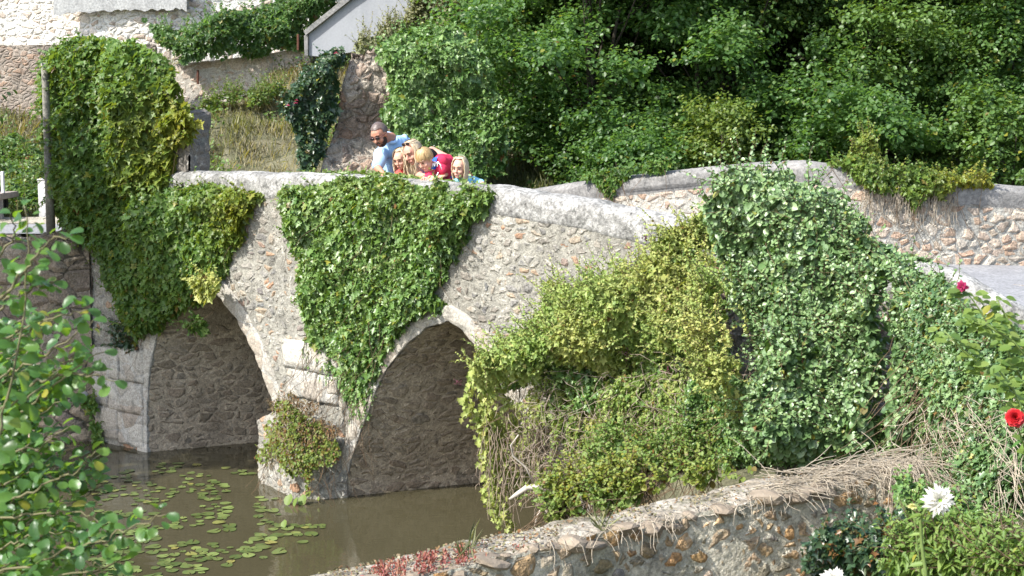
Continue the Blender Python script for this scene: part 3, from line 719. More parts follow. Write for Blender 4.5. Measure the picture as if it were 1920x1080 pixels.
# the tall pier of masonry under the creeper at the left end of the bridge
def hull_wall(name, tz, thick, q0, mat, root, seedv=9):
    """upright slab of masonry on the bridge line: tz = (t, top z) outline"""
    ts = np.arange(tz[0][0], tz[-1][0]+.01, .03); top = np.interp(ts, [a for a, _ in tz], [b for _, b in tz]); G = np.zeros((len(ts), 110, 3))
    for j in range(110):
        z_ = 2.3+(top-2.3)*j/109 if True else 0
        o_ = (fbm(np.stack([ts*1.5, z_*1.5, ts*0], 1), seedv, 2)-.5)*.1
        G[:, j, :2] = A[None]+ts[:, None]*E[None]+(q0+o_)[:, None]*M[None]; G[:, j, 2] = z_
    link('masonry', grid_mesh('masonry', G), mat, root, True)
    G2 = G.copy()
    G2[:, :, :2] += thick*M; link('back_masonry', grid_mesh('back_masonry', G2, flip=True), mat, root, True)
    Gt = np.zeros((len(ts), 10, 3))
    for j in range(10): Gt[:, j] = G[:, -1]*(1-j/9)+G2[:, -1]*j/9
    link('top', grid_mesh('top', Gt, flip=True), mat, root, True)
    for e_ in (0, -1):
        Ge = np.zeros((10, 110, 3))
        for i in range(10): Ge[i] = G[e_]*(1-i/9)+G2[e_]*i/9
        link('side', grid_mesh('side', Ge, flip=(e_ == 0)), mat, root, True)
def t_of(px):
    r = (px-960)/F; return float((r*A[1]-A[0])/(E[0]-r*E[1]))
MT['towerstone'] = rubble('dark_pier_rubble', 5, (1, 1, 1.2), cover=.4, disp=.04, mortar=(.22, .21, .185), gap=.05, lichen=.5,
                          stones=[(0, (.16, .14, .12)), (.5, (.24, .21, .18)), (1, (.14, .13, .12))])
tw = thing('gate_pier', Q(t_of(230), 0, 2.3), 'tall broken stone pier at the left end of the bridge, buried in creeper', 'ruin')
tzs = [(t_of(108), P(0, 170, 17).z), (t_of(150), P(0, 135, 17).z), (t_of(205), P(0, 128, 16.6).z), (t_of(230), P(0, 150, 16.2).z), (t_of(262), P(0, 195, 16).z), (t_of(300), P(0, 225, 16).z), (t_of(338), P(0, 205, 15.8).z), (t_of(350), P(0, 212, 15.7).z)]
hull_wall('gate_pier', tzs, .28, .08, MT['towerstone'], tw)

# ruin stub behind the people
ru = thing('ruined_wall', P(665, 335, 18.6), 'broken stub of rubble wall rising behind the people on the bridge', 'ruin')
out_px = [(596, 330), (612, 285), (628, 215), (640, 140), (655, 112), (684, 94), (712, 100), (745, 92), (790, 110), (830, 160), (850, 330)]
NS, NZ = 110, 110; G = np.zeros((NS, NZ, 3))
lx = np.interp(np.linspace(0, 1, NZ), [0, .2, .5, .8, 1], [590, 606, 632, 645, 662]); rx_ = np.interp(np.linspace(0, 1, NZ), [0, .5, 1], [860, 840, 800])
for j in range(NZ):
    for i in range(NS):
        x_ = lx[j]+(rx_[j]-lx[j])*i/(NS-1); yy = 362+((100+14*math.sin(i*.13)+6*math.sin(i*.5))-362)*j/(NZ-1); G[i, j] = P(x_, yy, 18.6)
nn = (fbm(G.reshape(-1, 3)*1.6, 91, 3).reshape(NS, NZ)-.5)*.5; G[:, :, 1] += nn
link('masonry', grid_mesh('masonry', G), MT['ruin'], ru, True)
for nm, sl in (('side', G[0]), ('side', G[-1]), ('top', G[:, -1])):
    Gs = np.zeros((len(sl), 16, 3))
    for k in range(16): Gs[:, k] = sl+np.array([.25*k/15, 1.3*k/15, -.0])
    link(nm, grid_mesh(nm, Gs), MT['ruin'], ru, True)
exec_marker = None

# ------------------------------------------------------------------ people leaning on the parapet
def V3(v): return Vector(tuple(float(x) for x in v))
def capsule(bm, p0, r0, p1, r1, sub=3):
    p0, p1 = V3(p0), V3(p1); d = (p1-p0); d = d.normalized() if d.length > 1e-6 else Vector((0, 0, 1))
    g = bmesh.ops.create_icosphere(bm, subdivisions=sub, radius=1)
    for v_ in g['verts']:
        s_ = v_.co.dot(d); v_.co = (p1+v_.co*r1) if s_ > 0 else (p0+v_.co*r0)
def ellip(bm, c, ax, rad, sub=3):
    g = bmesh.ops.create_icosphere(bm, subdivisions=sub, radius=1); c = V3(c)
    for v_ in g['verts']: v_.co = c+ax[0]*(v_.co.x*rad[0])+ax[1]*(v_.co.y*rad[1])+ax[2]*(v_.co.z*rad[2])
def fuse(bm, voxel, smooth=3):
    me = bpy.data.meshes.new('tmp'); bm.to_mesh(me); bm.free(); o = bpy.data.objects.new('tmp', me); COL.objects.link(o)
    r_ = o.modifiers.new('r', 'REMESH'); r_.mode = 'VOXEL'; r_.voxel_size = voxel
    s_ = o.modifiers.new('s', 'SMOOTH'); s_.factor = .5; s_.iterations = smooth
    dg = bpy.context.evaluated_depsgraph_get(); m2 = bpy.data.meshes.new_from_object(o.evaluated_get(dg), depsgraph=dg)
    bpy.data.objects.remove(o); bpy.data.meshes.remove(me); return m2
def wrinkle(me, amp, freq, seed, stretch=(1, 1, 1)):
    n = len(me.vertices); co = np.empty(n*3, np.float32); me.vertices.foreach_get('co', co); co = co.reshape(-1, 3)
    no = np.empty(n*3, np.float32); me.vertices.foreach_get('normal', no); no = no.reshape(-1, 3)
    q_ = np.abs(fbm(co*freq*np.array(stretch), seed, 2)-.5)*2; me.vertices.foreach_set('co', (co+no*((q_-.3)*amp)[:, None]).ravel().astype(np.float32)); me.update()
def skin_mat(name, col):
    m_, nt, out = new_mat(name); bs = N(nt, 'ShaderNodeBsdfPrincipled'); tc = N(nt, 'ShaderNodeTexCoord').outputs['Object']
    nt.links.new(mixc(nt, noise(nt, tc, 25, 3), col, (col[0]*.9, col[1]*.72, col[2]*.68)), bs.inputs['Base Color']); bs.inputs['Roughness'].default_value = .62; bs.inputs['Specular IOR Level'].default_value = .3
    bs.inputs['Subsurface Weight'].default_value = .12; bs.inputs['Subsurface Radius'].default_value = (.012, .005, .003); bs.inputs['Subsurface Scale'].default_value = 1.0
    nt.links.new(bs.outputs[0], out.inputs[0]); return m_
def hair_mat(name, a, b):
    m_, nt, out = new_mat(name); bs = N(nt, 'ShaderNodeBsdfPrincipled'); tc = N(nt, 'ShaderNodeTexCoord').outputs['Object']
    mp = N(nt, 'ShaderNodeMapping'); mp.inputs['Scale'].default_value = (1, 1, .12); nt.links.new(tc, mp.inputs[0])
    nt.links.new(mixc(nt, ramp(nt, [(.35, (0, 0, 0)), (.65, (1, 1, 1))], noise(nt, mp.outputs[0], 90, 3)), a, b), bs.inputs['Base Color']); bs.inputs['Roughness'].default_value = .45
    nt.links.new(bs.outputs[0], out.inputs[0]); return m_
SKIN_M = skin_mat('tanned_skin', (.46, .25, .17)); SKIN_W = skin_mat('rosy_skin', (.58, .33, .25)); SKIN_C = skin_mat('fair_skin', (.62, .39, .29))
BLOND = hair_mat('blond_hair', (.36, .27, .16), (.60, .49, .33)); SANDY = hair_mat('sandy_hair', (.30, .19, .08), (.50, .35, .17)); DARKH = hair_mat('cropped_dark_hair', (.085, .06, .05), (.13, .10, .085))
EYE = plain('eye_dark', (.035, .022, .018), .3, .5, .1, 10); LIP = plain('lip', (.40, .15, .13), .5, .3, .1, 30); BROWD = plain('brow_dark', (.05, .035, .025), .8, .1, .1, 30); BROWL = plain('brow_fair', (.30, .20, .12), .8, .1, .1, 30)
GLASS = plain('dark_lens', (.015, .010, .012), .12, .6, .1, 10); FRAME = plain('glasses_frame', (.10, .04, .04), .3, .5, .1, 10)

class Head:
    def __init__(s, c, fwd, s_=1.0, roll=0.0):
        s.c = V3(c); s.f = Vector(fwd).normalized(); z = Vector((0, 0, 1)); s.u = (z-s.f*z.dot(s.f)).normalized(); s.r = s.f.cross(s.u)      # r = the head's own right
        R_ = Matrix.Rotation(roll, 3, s.f); s.u = R_@s.u; s.r = R_@s.r; s.k = s_
    def p(s, r, f, u): return s.c+(s.r*r+s.f*f+s.u*u)*s.k
    def ax(s): return (s.r, s.f, s.u)
    def add(s, bm, child=False):
        k = s.k; E_ = lambda c, rad: ellip(bm, s.p(*c), s.ax(), [x*k for x in rad])
        E_((0, -.008, .022), (.073, .093, .092)); E_((0, .018, -.045), (.054+(.004 if child else 0), .066, .070)); E_((0, .062, -.092), (.024, .022, .020))
        E_((0, .052, .035), (.055, .036, .045))
        capsule(bm, s.p(0, .083, .006), .009*k, s.p(0, .104 if not child else .097, -.030), .0145*k)
        for sg in (-1, 1):
            E_((sg*.036, .058, -.032), (.026, .026, .026)); E_((sg*.074, -.004, -.012), (.010, .018, .030)); capsule(bm, s.p(sg*.012, .082, .026), .012*k, s.p(sg*.042, .070, .027), .012*k)
            E_((sg*.010, .090, -.034), (.008, .009, .007))
        capsule(bm, s.p(-.016, .078, -.066), .010*k, s.p(.016, .078, -.066), .010*k)
    def features(s, root, brow, shut=False):
        k = s.k
        for sg in (-1, 1):
            bm = bmesh.new(); ellip(bm, s.p(sg*.031, .081, .002), s.ax(), (.014*k, .008*k, (.004 if shut else .0065)*k), 2); me = bpy.data.meshes.new('eye'); bm.to_mesh(me); bm.free(); link('eye', me, EYE, root, True)
            link('eyebrow', tube([s.p(sg*.014, .094, .026), s.p(sg*.030, .092, .032), s.p(sg*.047, .080, .026)], [.0042*k, .0046*k, .003*k], 6), brow, root, True)
        bm = bmesh.new(); ellip(bm, s.p(0, .086, -.066), s.ax(), (.022*k, .008*k, .0065*k), 2); me = bpy.data.meshes.new('mouth'); bm.to_mesh(me); bm.free(); link('mouth', me, LIP, root, True)
def cap_bm(h, rad, off, keep, sub=5, amp=.004, seed=1):
    bm = bmesh.new(); bmesh.ops.create_icosphere(bm, subdivisions=sub, radius=1)
    bmesh.ops.delete(bm, geom=[v_ for v_ in bm.verts if not keep(v_.co.x, v_.co.y, v_.co.z)], context='VERTS')
    for v_ in bm.verts:
        n_ = 1+amp/.08*2*(vnoise(np.array([[v_.co.x*9, v_.co.y*9, v_.co.z*3.]]), seed)[0]-.5)
        v_.co = h.p(off[0]+v_.co.x*rad[0]*n_, off[1]+v_.co.y*rad[1]*n_, off[2]+v_.co.z*rad[2]*n_)
    me = bpy.data.meshes.new('cap'); bm.to_mesh(me); bm.free(); return me
def join_me(parts, name='joined'):
    bm = bmesh.new()
    for p_ in parts: bm.from_mesh(p_); bpy.data.meshes.remove(p_)
    me = bpy.data.meshes.new(name); bm.to_mesh(me); bm.free(); return me
def long_hair(h, length, root, mat, seed, n=170, tip_pull=(0, 0, 0)):
    r_ = random.Random(seed); parts = []
    parts.append(cap_bm(h, (.084, .104, .104), (0, -.010, .024), lambda x, y, z: not (y > .26 and z < .80) and not (y > .05 and z < -.1), amp=.003, seed=seed))
    lines = []
    for k in range(n):
        a = r_.uniform(.30, 2*math.pi-.30)-math.pi/2+math.pi/2      # 0 = straight ahead
        x_, y_ = math.sin(a), math.cos(a)
        if abs(x_) < .55 and y_ > 0: continue
        if y_ > .45: continue
        L_ = length*r_.uniform(.75, 1.05); pts = []
        for f in np.linspace(.25, 1, 5):                      # over the crown to the side
            th = f*math.pi/2; pts.append(h.p(x_*.088*math.sin(th), -.010+y_*.108*math.sin(th), .024+.108*math.cos(th)))
        b_ = pts[-1]; out = (h.r*x_+h.f*y_)
        for f in np.linspace(.12, 1, 7):
            w_ = r_.uniform(-.006, .006); pts.append(b_+Vector((tip_pull[0]*f, tip_pull[1]*f, -L_*f+tip_pull[2]*f))-out*(.022*f*f)+Vector((w_, w_, 0)))
        lines.append(np.array([list(p) for p in pts]))
    parts.append(strands(lines, .0095*h.k, .45, 5)); return link('hair', join_me(parts, 'hair'), mat, root, True)
def hand(bm, wrist, dir_, nrm_, s=1.0, side=1, curl=.5, spread=.12):
    """palm and five separate bent fingers; nrm_ = back of the hand, side = +1 when the thumb is on the left of dir_"""
    d = Vector(dir_).normalized(); n = Vector(nrm_); n = (n-d*n.dot(d)).normalized(); x = d.cross(n)*side; w_ = V3(wrist)
    for q_ in (-.026, -.009, .009, .026): capsule(bm, w_+x*q_*.75*s+d*.012*s, .014*s, w_+x*q_*s+d*.080*s, .012*s, 2)
    for k, (q_, L_) in enumerate(((-.033, .066), (-.011, .078), (.011, .073), (.032, .056))):
        b = w_+x*q_*s+d*.086*s; fd = (d+x*spread*(k-1.5)*.7).normalized(); p0 = b
        for j, (ln, rr) in enumerate(((.45, .0088), (.32, .0082), (.23, .0074))):
            fd = (fd-n*curl*(.35+.25*j)).normalized(); p1 = p0+fd*L_*ln*s; capsule(bm, p0, rr*s, p1, (rr-.0006)*s, 2); p0 = p1
    b = w_-x*.024*s+d*.022*s; t1 = b+(-x*.9+d*.75-n*.2).normalized()*.040*s; t2 = t1+(-x*.25+d*1-n*.35).normalized()*.032*s
    capsule(bm, b, .0135*s, t1, .0105*s, 2); capsule(bm, t1, .0105*s, t2, .0085*s, 2)

def build_person(label, cat_loc, head, neck, shR, shL, elR, elL, haR, haL, pel, skin, S=1.0, bulk=1.0, feet_z=2.5, pants=None, child=False, hand_nrm=(0, -.3, 1), hip_dir=None, shoe=None):
    root = thing('person', cat_loc, label, 'person')
    ax = (V3(shL)-V3(shR)).normalized(); pel = V3(pel); neck = V3(neck); hip = .085*S*bulk; hR, hL = pel-ax*hip, pel+ax*hip
    fw = Vector((-M[0], -M[1], 0))
    legs = []
    for h_, sg in ((hR, -1), (hL, 1)):
        ft = Vector((h_.x, h_.y, feet_z+.08*S)); L_ = (h_-ft).length; full = .80*S*1.02; bend = math.sqrt(max(.0004, (full/2)**2-(L_/2)**2)) if L_ < full else .02
        kn = (h_+ft)/2+fw*min(bend, .14); legs.append((h_, kn, ft))
    bm = bmesh.new(); head.add(bm, child)
    capsule(bm, head.p(0, -.030, -.050), .052*S*(.85 if child else 1)*min(bulk, 1.1), neck, .055*S*min(bulk, 1.15))
    capsule(bm, V3(shR)+ax*.03*S, .052*S, V3(shL)-ax*.03*S, .052*S); mid = (V3(shR)+V3(shL))/2
    capsule(bm, mid, .10*S*bulk, pel, .105*S*bulk); capsule(bm, mid+ax*.07*S, .08*S*bulk, hL, .09*S*bulk); capsule(bm, mid-ax*.07*S, .08*S*bulk, hR, .09*S*bulk); capsule(bm, neck, .06*S, mid, .09*S)
    for sh, el, ha in ((shR, elR, haR), (shL, elL, haL)):
        if el is None: continue
        capsule(bm, sh, .052*S*bulk, el, .038*S*min(bulk, 1.2)); capsule(bm, el, .039*S*min(bulk, 1.2), ha, .026*S)
    for (ha, el, sd) in ((haR, elR, 1), (haL, elL, -1)):
        if ha is None: continue
        d = (V3(ha)-V3(el)); d.z *= .35; d = d.normalized()*.6+fw*.6; d.z = -.15; hand(bm, ha, d, hand_nrm, S, sd)
    for (h_, kn, ft) in legs:
        capsule(bm, h_, .085*S*bulk, kn, .055*S); capsule(bm, kn, .055*S, ft, .036*S); capsule(bm, ft+Vector((0, 0, -.04*S)), .034*S, ft+fw*.15*S+Vector((0, 0, -.05*S)), .028*S)
    link('body', fuse(bm, .0058, 2), skin, root, True)
    if pants:
        bm = bmesh.new(); capsule(bm, pel+Vector((0, 0, .06*S)), .125*S*bulk, pel, .125*S*bulk)
        for (h_, kn, ft) in legs: capsule(bm, h_, .105*S*bulk, kn, .075*S); capsule(bm, kn, .075*S, ft+Vector((0, 0, .05*S)), .062*S)
        me = fuse(bm, .010, 3); wrinkle(me, .012, 9, 4); link('trousers', me, pants, root, True)
    for (h_, kn, ft) in legs:
        bm = bmesh.new(); capsule(bm, ft+Vector((0, 0, -.035*S)), .046*S, ft+fw*.17*S+Vector((0, 0, -.042*S)), .038*S, 3)
        for v_ in bm.verts: v_.co.z = max(v_.co.z, feet_z+.004)
        me = bpy.data.meshes.new('shoe'); bm.to_mesh(me); bm.free(); link('shoe', me, shoe or plain('shoe_leather', (.08, .07, .06), .6), root, True)
    root['axis'] = tuple(ax); return root, ax, mid
def cloth_torso(bm, shR, shL, neck, pel, S, bulk, grow=.016, sleeves=(), hem=0.0):
    ax = (V3(shL)-V3(shR)).normalized(); mid = (V3(shR)+V3(shL))/2; pel = V3(pel); g = grow
    capsule(bm, V3(shR)+ax*.03*S, .055*S+g, V3(shL)-ax*.03*S, .055*S+g); capsule(bm, mid, .105*S*bulk+g, pel, .112*S*bulk+g)
    capsule(bm, mid+ax*.07*S, .085*S*bulk+g, pel+ax*.085*S*bulk, .092*S*bulk+g); capsule(bm, mid-ax*.07*S, .085*S*bulk+g, pel-ax*.085*S*bulk, .092*S*bulk+g)
    nb = V3(neck)*.55+mid*.45; capsule(bm, nb, .058*S*bulk+g*.4, mid, .095*S*bulk+g)
    for (a, ra, b, rb) in sleeves: capsule(bm, a, ra, b, rb)
def lerp(a, b, f): return V3(a).lerp(V3(b), f)
def cloth(name, col, rough=.85): return plain(name, col, rough, .15, .08, 30)

# the man in the pale blue polo shirt
D = 14.5
hM = Head(P(712, 252, 14.45), (-.42, -.78, -.50), 1.02, roll=.14)
nk = P(733, 259, 14.70); sR, sL = P(716, 290, 14.60), P(757, 265, 14.95); eR, eL = P(707, 314, 14.50), P(776, 308, 14.75); wR, wL = P(719, 326, 14.36), P(765, 330, 14.5); pv = P(792, 336, 15.45)
man, ax, mid = build_person('bearded man in a pale blue polo shirt and sunglasses leaning on the parapet', Q(.2, .75, 2.5), hM, nk, sR, sL, eR, eL, wR, wL, pv, SKIN_M, 1.0, 1.06, pants=cloth('khaki_trousers', (.22, .19, .14)))
hM.features(man, BROWD)
bm = bmesh.new(); cloth_torso(bm, sR, sL, nk, pv, 1.0, 1.06, .018, [(sR, .070, lerp(sR, eR, .80), .062), (sL, .074, lerp(sL, eL, .8), .066)])
capsule(bm, (sR+sL)/2+Vector((0, -.03, -.02)), .10, P(738, 325, 14.85), .13)
me = fuse(bm, .007, 2); wrinkle(me, .040, 8, 3, (1, 1, .45)); POLO = cloth('pale_blue_cotton', (.36, .55, .78)); link('polo_shirt', me, POLO, man, True)
nd = (hM.p(0, -.03, -.05)-nk).normalized(); cx = ax; cy = nd.cross(cx).normalized(); ringp = []
for k in range(15):
    a = -math.pi*.5+.38+(2*math.pi-.76)*k/14; ringp.append(lerp(nk, hM.p(0, -.03, -.05), .22)+cx*math.cos(a)*.080+cy*math.sin(a)*.080*(1 if cy.y > 0 else -1)*-1+nd*(.004*math.sin(a)))
link('collar', tube(ringp, [.020]*15, 8), cloth('pale_blue_collar', (.40, .58, .80)), man, True)
link('hair', cap_bm(hM, (.080, .099, .098), (0, -.011, .025), lambda x, y, z: z > -.25 and not (y > .35 and z < .56) and not (y > .02 and z < -.02), amp=.0015), DARKH, man, True)
link('beard', cap_bm(hM, (.0615, .0745, .078), (0, .0185, -.047), lambda x, y, z: (z < -.30 or abs(x) > .72) and y > -.35 and z < .35 and not (z > -.42 and abs(x) < .45), amp=.004, seed=4), plain('dark_beard', (.045, .032, .026), .8, .2, .3, 60), man, True)
link('moustache', tube([hM.p(-.028, .082, -.060), hM.p(-.012, .098, -.050), hM.p(.012, .098, -.050), hM.p(.028, .082, -.060)], [.005, .008, .008, .005], 6), plain('dark_moustache', (.05, .035, .028), .8, .2, .3, 60), man, True)
def sunglasses(h, root, f=.098, u=.006, push=0.0):
    bm = bmesh.new()
    for sg in (-1, 1): ellip(bm, h.p(sg*.032, f, u), h.ax(), (.026*h.k, .006*h.k, .018*h.k), 3)
    me = bpy.data.meshes.new('lenses'); bm.to_mesh(me); bm.free()
    fr = [tube([h.p(-.056, f-.004, u+.0062), h.p(-.03, f+.004, u+.012), h.p(.03, f+.004, u+.012), h.p(.056, f-.004, u+.0062)], .0034, 6)]+[tube([h.p(sg*.056, f-.004, u+.006), h.p(sg*.078, f-.04, u+.004), h.p(sg*.080, f-.10, u-.002)], .0032, 6) for sg in (-1, 1)]
    o = link('sunglasses', join_me(fr), FRAME, root, True); o2 = bpy.data.objects.new('lens', me); COL.objects.link(o2); me.materials.append(GLASS); o2.parent = o
    o2.matrix_parent_inverse = (Matrix.Translation(root.location)).inverted(); o2.matrix_parent_inverse = o.matrix_parent_inverse.copy() if False else Matrix.Translation(-Vector(root.location))@Matrix.Translation(Vector(root.location)); me.polygons.foreach_set('use_smooth', np.ones(len(me.polygons), bool))
sunglasses(hM, man)

# girl half hidden between the man and the woman
hG = Head(P(752, 298, 14.5), (-.45, -.82, -.34), .88, roll=.10)
nk = P(760, 319, 14.56); sR, sL = P(748, 328, 14.52), P(776, 326, 14.66)
g1, ax, mid = build_person('girl with long blond hair peeking out between the man and the woman', Q(.55, .7, 2.5), hG, nk, sR, sL, P(746, 344, 14.46), P(782, 344, 14.55), P(757, 334, 14.30), P(772, 335, 14.34), P(768, 366, 14.85), SKIN_C, .74, 1.0, pants=cloth('denim_blue', (.08, .12, .22)), child=True)
hG.features(g1, BROWL); long_hair(hG, .20, g1, BLOND, 5, 150)
bm = bmesh.new(); cloth_torso(bm, sR, sL, nk, P(768, 366, 14.85), .74, 1.0, .012, [(sR, .050, P(747, 336, 14.49), .044), (sL, .050, P(779, 335, 14.6), .044)]); me = fuse(bm, .008, 2); wrinkle(me, .010, 12, 6); link('top', me, cloth('coral_cotton', (.62, .10, .09)), g1, True)

# the woman
hW = Head(P(774, 286, 14.22), (-.62, -.68, -.40), .98, roll=.16)
nk = P(796, 300, 14.38); sR, sL = P(790, 313, 14.32), P(810, 283, 14.66); eR, eL = P(786, 329, 14.15), P(849, 301, 14.52); wR, wL = P(800, 331, 13.98), P(828, 324, 14.10); pv = P(862, 340, 15.15)
wo, ax, mid = build_person('woman with long blond hair in a black sleeveless top bending over the parapet', Q(1.15, .75, 2.5), hW, nk, sR, sL, eR, eL, wR, wL, pv, SKIN_W, .93, .95, pants=cloth('dark_trousers', (.04, .04, .05)))
hW.features(wo, BROWL, True)
bm = bmesh.new(); cloth_torso(bm, lerp(sR, sL, .16), lerp(sR, sL, .84), nk, pv, .93, .97, .010); me = fuse(bm, .007, 2); wrinkle(me, .010, 10, 8); link('top', me, cloth('black_cotton', (.018, .018, .022)), wo, True)
long_hair(hW, .27, wo, BLOND, 8, 210, tip_pull=(.02, -.02, 0))
sunglasses(hW, wo, f=.045, u=.112)

# the boy in front of her
hB = Head(P(797, 299, 13.98), (-.52, -.66, -.54), .93, roll=.12)
nk = P(812, 312, 14.10); sR, sL = P(806, 321, 14.03), P(837, 303, 14.42); eR, eL = P(803, 334, 13.95), P(851, 318, 14.30); wR, wL = P(812, 333, 13.86), P(833, 329, 14.02); pv = P(868, 343, 14.85)
bo, ax, mid = build_person('boy with short sandy hair in a red jacket over a blue shirt leaning far over', Q(1.45, .72, 2.5), hB, nk, sR, sL, eR, eL, wR, wL, pv, SKIN_C, .76, 1.02, pants=cloth('navy_trousers', (.03, .04, .08)), child=True)
hB.features(bo, BROWL, True)
bm = bmesh.new(); cloth_torso(bm, sR, sL, nk, pv, .76, 1.0, .018); me = fuse(bm, .007, 2); wrinkle(me, .006, 14, 2); link('blue_shirt', me, cloth('blue_jersey', (.035, .12, .52)), bo, True)
bm = bmesh.new(); up_ = V3(sL)-V3(sR); back = (V3(pv)-mid).normalized()
bk = Vector((.10, .25, .35)).normalized()*.022
capsule(bm, lerp(sR, sL, .62)+bk*1.1, .070, V3(sL)+bk, .062); capsule(bm, V3(sL)+bk, .064, eL, .056); capsule(bm, eL, .056, lerp(eL, wL, .7), .045)
capsule(bm, lerp(sR, sL, .70)+bk*1.3, .088, V3(pv)+bk*1.5+up_.normalized()*.03, .100); capsule(bm, lerp(sR, sL, .35)+back*.12+bk, .085, V3(pv)+bk, .098)
capsule(bm, V3(sR)+back*.03, .054, eR, .048); capsule(bm, V3(sR)+back*.05+Vector((0, 0, -.02)), .052, lerp(sR, pv, .5), .085)
capsule(bm, lerp(sR, sL, .7)+Vector((.03, .08, .01)), .045, lerp(sR, sL, .95)+Vector((.05, .07, -.01)), .036)
capsule(bm, P(829, 301, 14.06), .055, P(846, 306, 14.22), .050); capsule(bm, P(828, 318, 14.02), .05, P(845, 312, 14.2), .06)
me = fuse(bm, .007, 2); wrinkle(me, .022, 7, 12, (1.6, 1.6, .5)); link('red_jacket', me, cloth('crimson_cloth', (.52, .035, .085)), bo, True)
WT = cloth('white_piping', (.78, .78, .80)); fr = Vector((-.25, -.9, .15)).normalized()
pth = [lerp(sR, sL, f)+fr*rr for f, rr in ((.74, .090), (.66, .105), (.56, .112))]
link('piping', join_me([tube([P(820, 303, 13.90), P(826, 309, 13.90), P(828, 318, 13.90)], .0052, 6), tube([P(822, 323, 13.88), P(818, 331, 13.88)], .0052, 6)]), WT, bo, True)
link('sleeve_badge', (lambda bm: (ellip(bm, P(842, 309, 14.20), (Vector((1, .2, -.1)).normalized(), Vector((0, 1, 0)), Vector((.1, 0, 1)).normalized()), (.016, .012, .013), 2), bm.to_mesh(bpy.data.meshes.new('sleeve_badge')), bpy.data.meshes[-1] if False else [m_ for m_ in bpy.data.meshes if m_.name.startswith('sleeve_badge')][-1])[-1])(bmesh.new()), WT, bo)
NYp = [[(811, 313), (812, 306)], [(812, 306), (815, 312)], [(815, 312), (816, 305)], [(818, 304), (820, 308)], [(822, 303), (820, 308)], [(820, 308), (820, 312)]]
link('shirt_lettering', join_me([tube([P(x0, y0, 13.955), P(x1, y1, 13.955)], .0035, 5) for (x0, y0), (x1, y1) in NYp]), WT, bo)
lines = []; r_ = random.Random(4)
for k in range(330):
    a = r_.uniform(0, 2*math.pi); x_, y_ = math.sin(a), math.cos(a); lim = 1.30 if y_ < .2 else (.92 if y_ > .6 else 1.05); pts = []; w_ = r_.uniform(-.2, .2); f0 = r_.random()*.5
    for f in np.linspace(.10+f0*.5, lim*r_.uniform(.9, 1.05), 6):
        th = f*math.pi/2; a2 = a+w_*f; pts.append(list(hB.p(math.sin(a2)*.083*math.sin(th), -.010+math.cos(a2)*.103*math.sin(th), .026+.104*math.cos(th))))
    lines.append(np.array(pts))
link('hair', join_me([cap_bm(hB, (.079, .098, .099), (0, -.010, .025), lambda x, y, z: z > -.35 and not (y > .30 and z < .48) and not (y > .1 and z < -.05), amp=.003), strands(lines, .0052, .5, 4)]), SANDY, bo, True)

# girl at the right end of the group
hK = Head(P(862, 315, 14.0), (-.42, -.90, -.12), .88, roll=-.04)
nk = P(869, 336, 14.08); sR, sL = P(857, 344, 14.02), P(888, 341, 14.20); 
g2, ax, mid = build_person('small girl with loose blond hair and light blue top, right of the group', Q(1.85, .65, 2.5), hK, nk, sR, sL, P(852, 362, 14.0), P(905, 345, 14.02), P(864, 350, 13.84), P(893, 350, 13.80), P(882, 385, 14.35), SKIN_C, .72, 1.0, pants=cloth('grey_leggings', (.12, .12, .14)), child=True)
hK.features(g2, BROWL); long_hair(hK, .19, g2, BLOND, 15, 190)
bm = bmesh.new(); cloth_torso(bm, sR, sL, nk, P(882, 385, 14.35), .72, 1.0, .012, [(sR, .052, P(852, 358, 14.0), .046), (sL, .056, P(902, 344, 14.05), .044)]); me = fuse(bm, .008, 2); wrinkle(me, .010, 12, 16); link('top', me, cloth('aqua_cotton', (.22, .52, .66)), g2, True)

# ------------------------------------------------------------------ climbers on the bridge
def yel_patch(cx, cy, rx, ry, amt, base=0.0):
    return lambda x, y: base+amt*np.exp(-((x-cx)/rx)**2-((y-cy)/ry)**2)
mass('ivy', [(528, 350), (545, 334), (600, 328), (700, 328), (780, 333), (860, 343), (942, 350), (935, 385), (905, 430), (882, 470), (845, 515), (838, 585), (800, 600), (765, 640), (735, 690), (712, 745), (690, 765), (655, 735), (640, 700), (612, 665), (585, 640), (566, 570), (552, 500), (534, 430)],
     FACE, .052, 8, .34, MT['ivy'], label='broad curtain of glossy ivy over the middle of the bridge parapet and pier', seed=3, freq=2.4, edge=50, jit=.8,
     sprigs=520, sprig_len=.18, stems=60, yelp=.05, yel=lambda x, y: .08+.14*np.clip((430-y)/100, 0, 1), rag=30, var=.38)
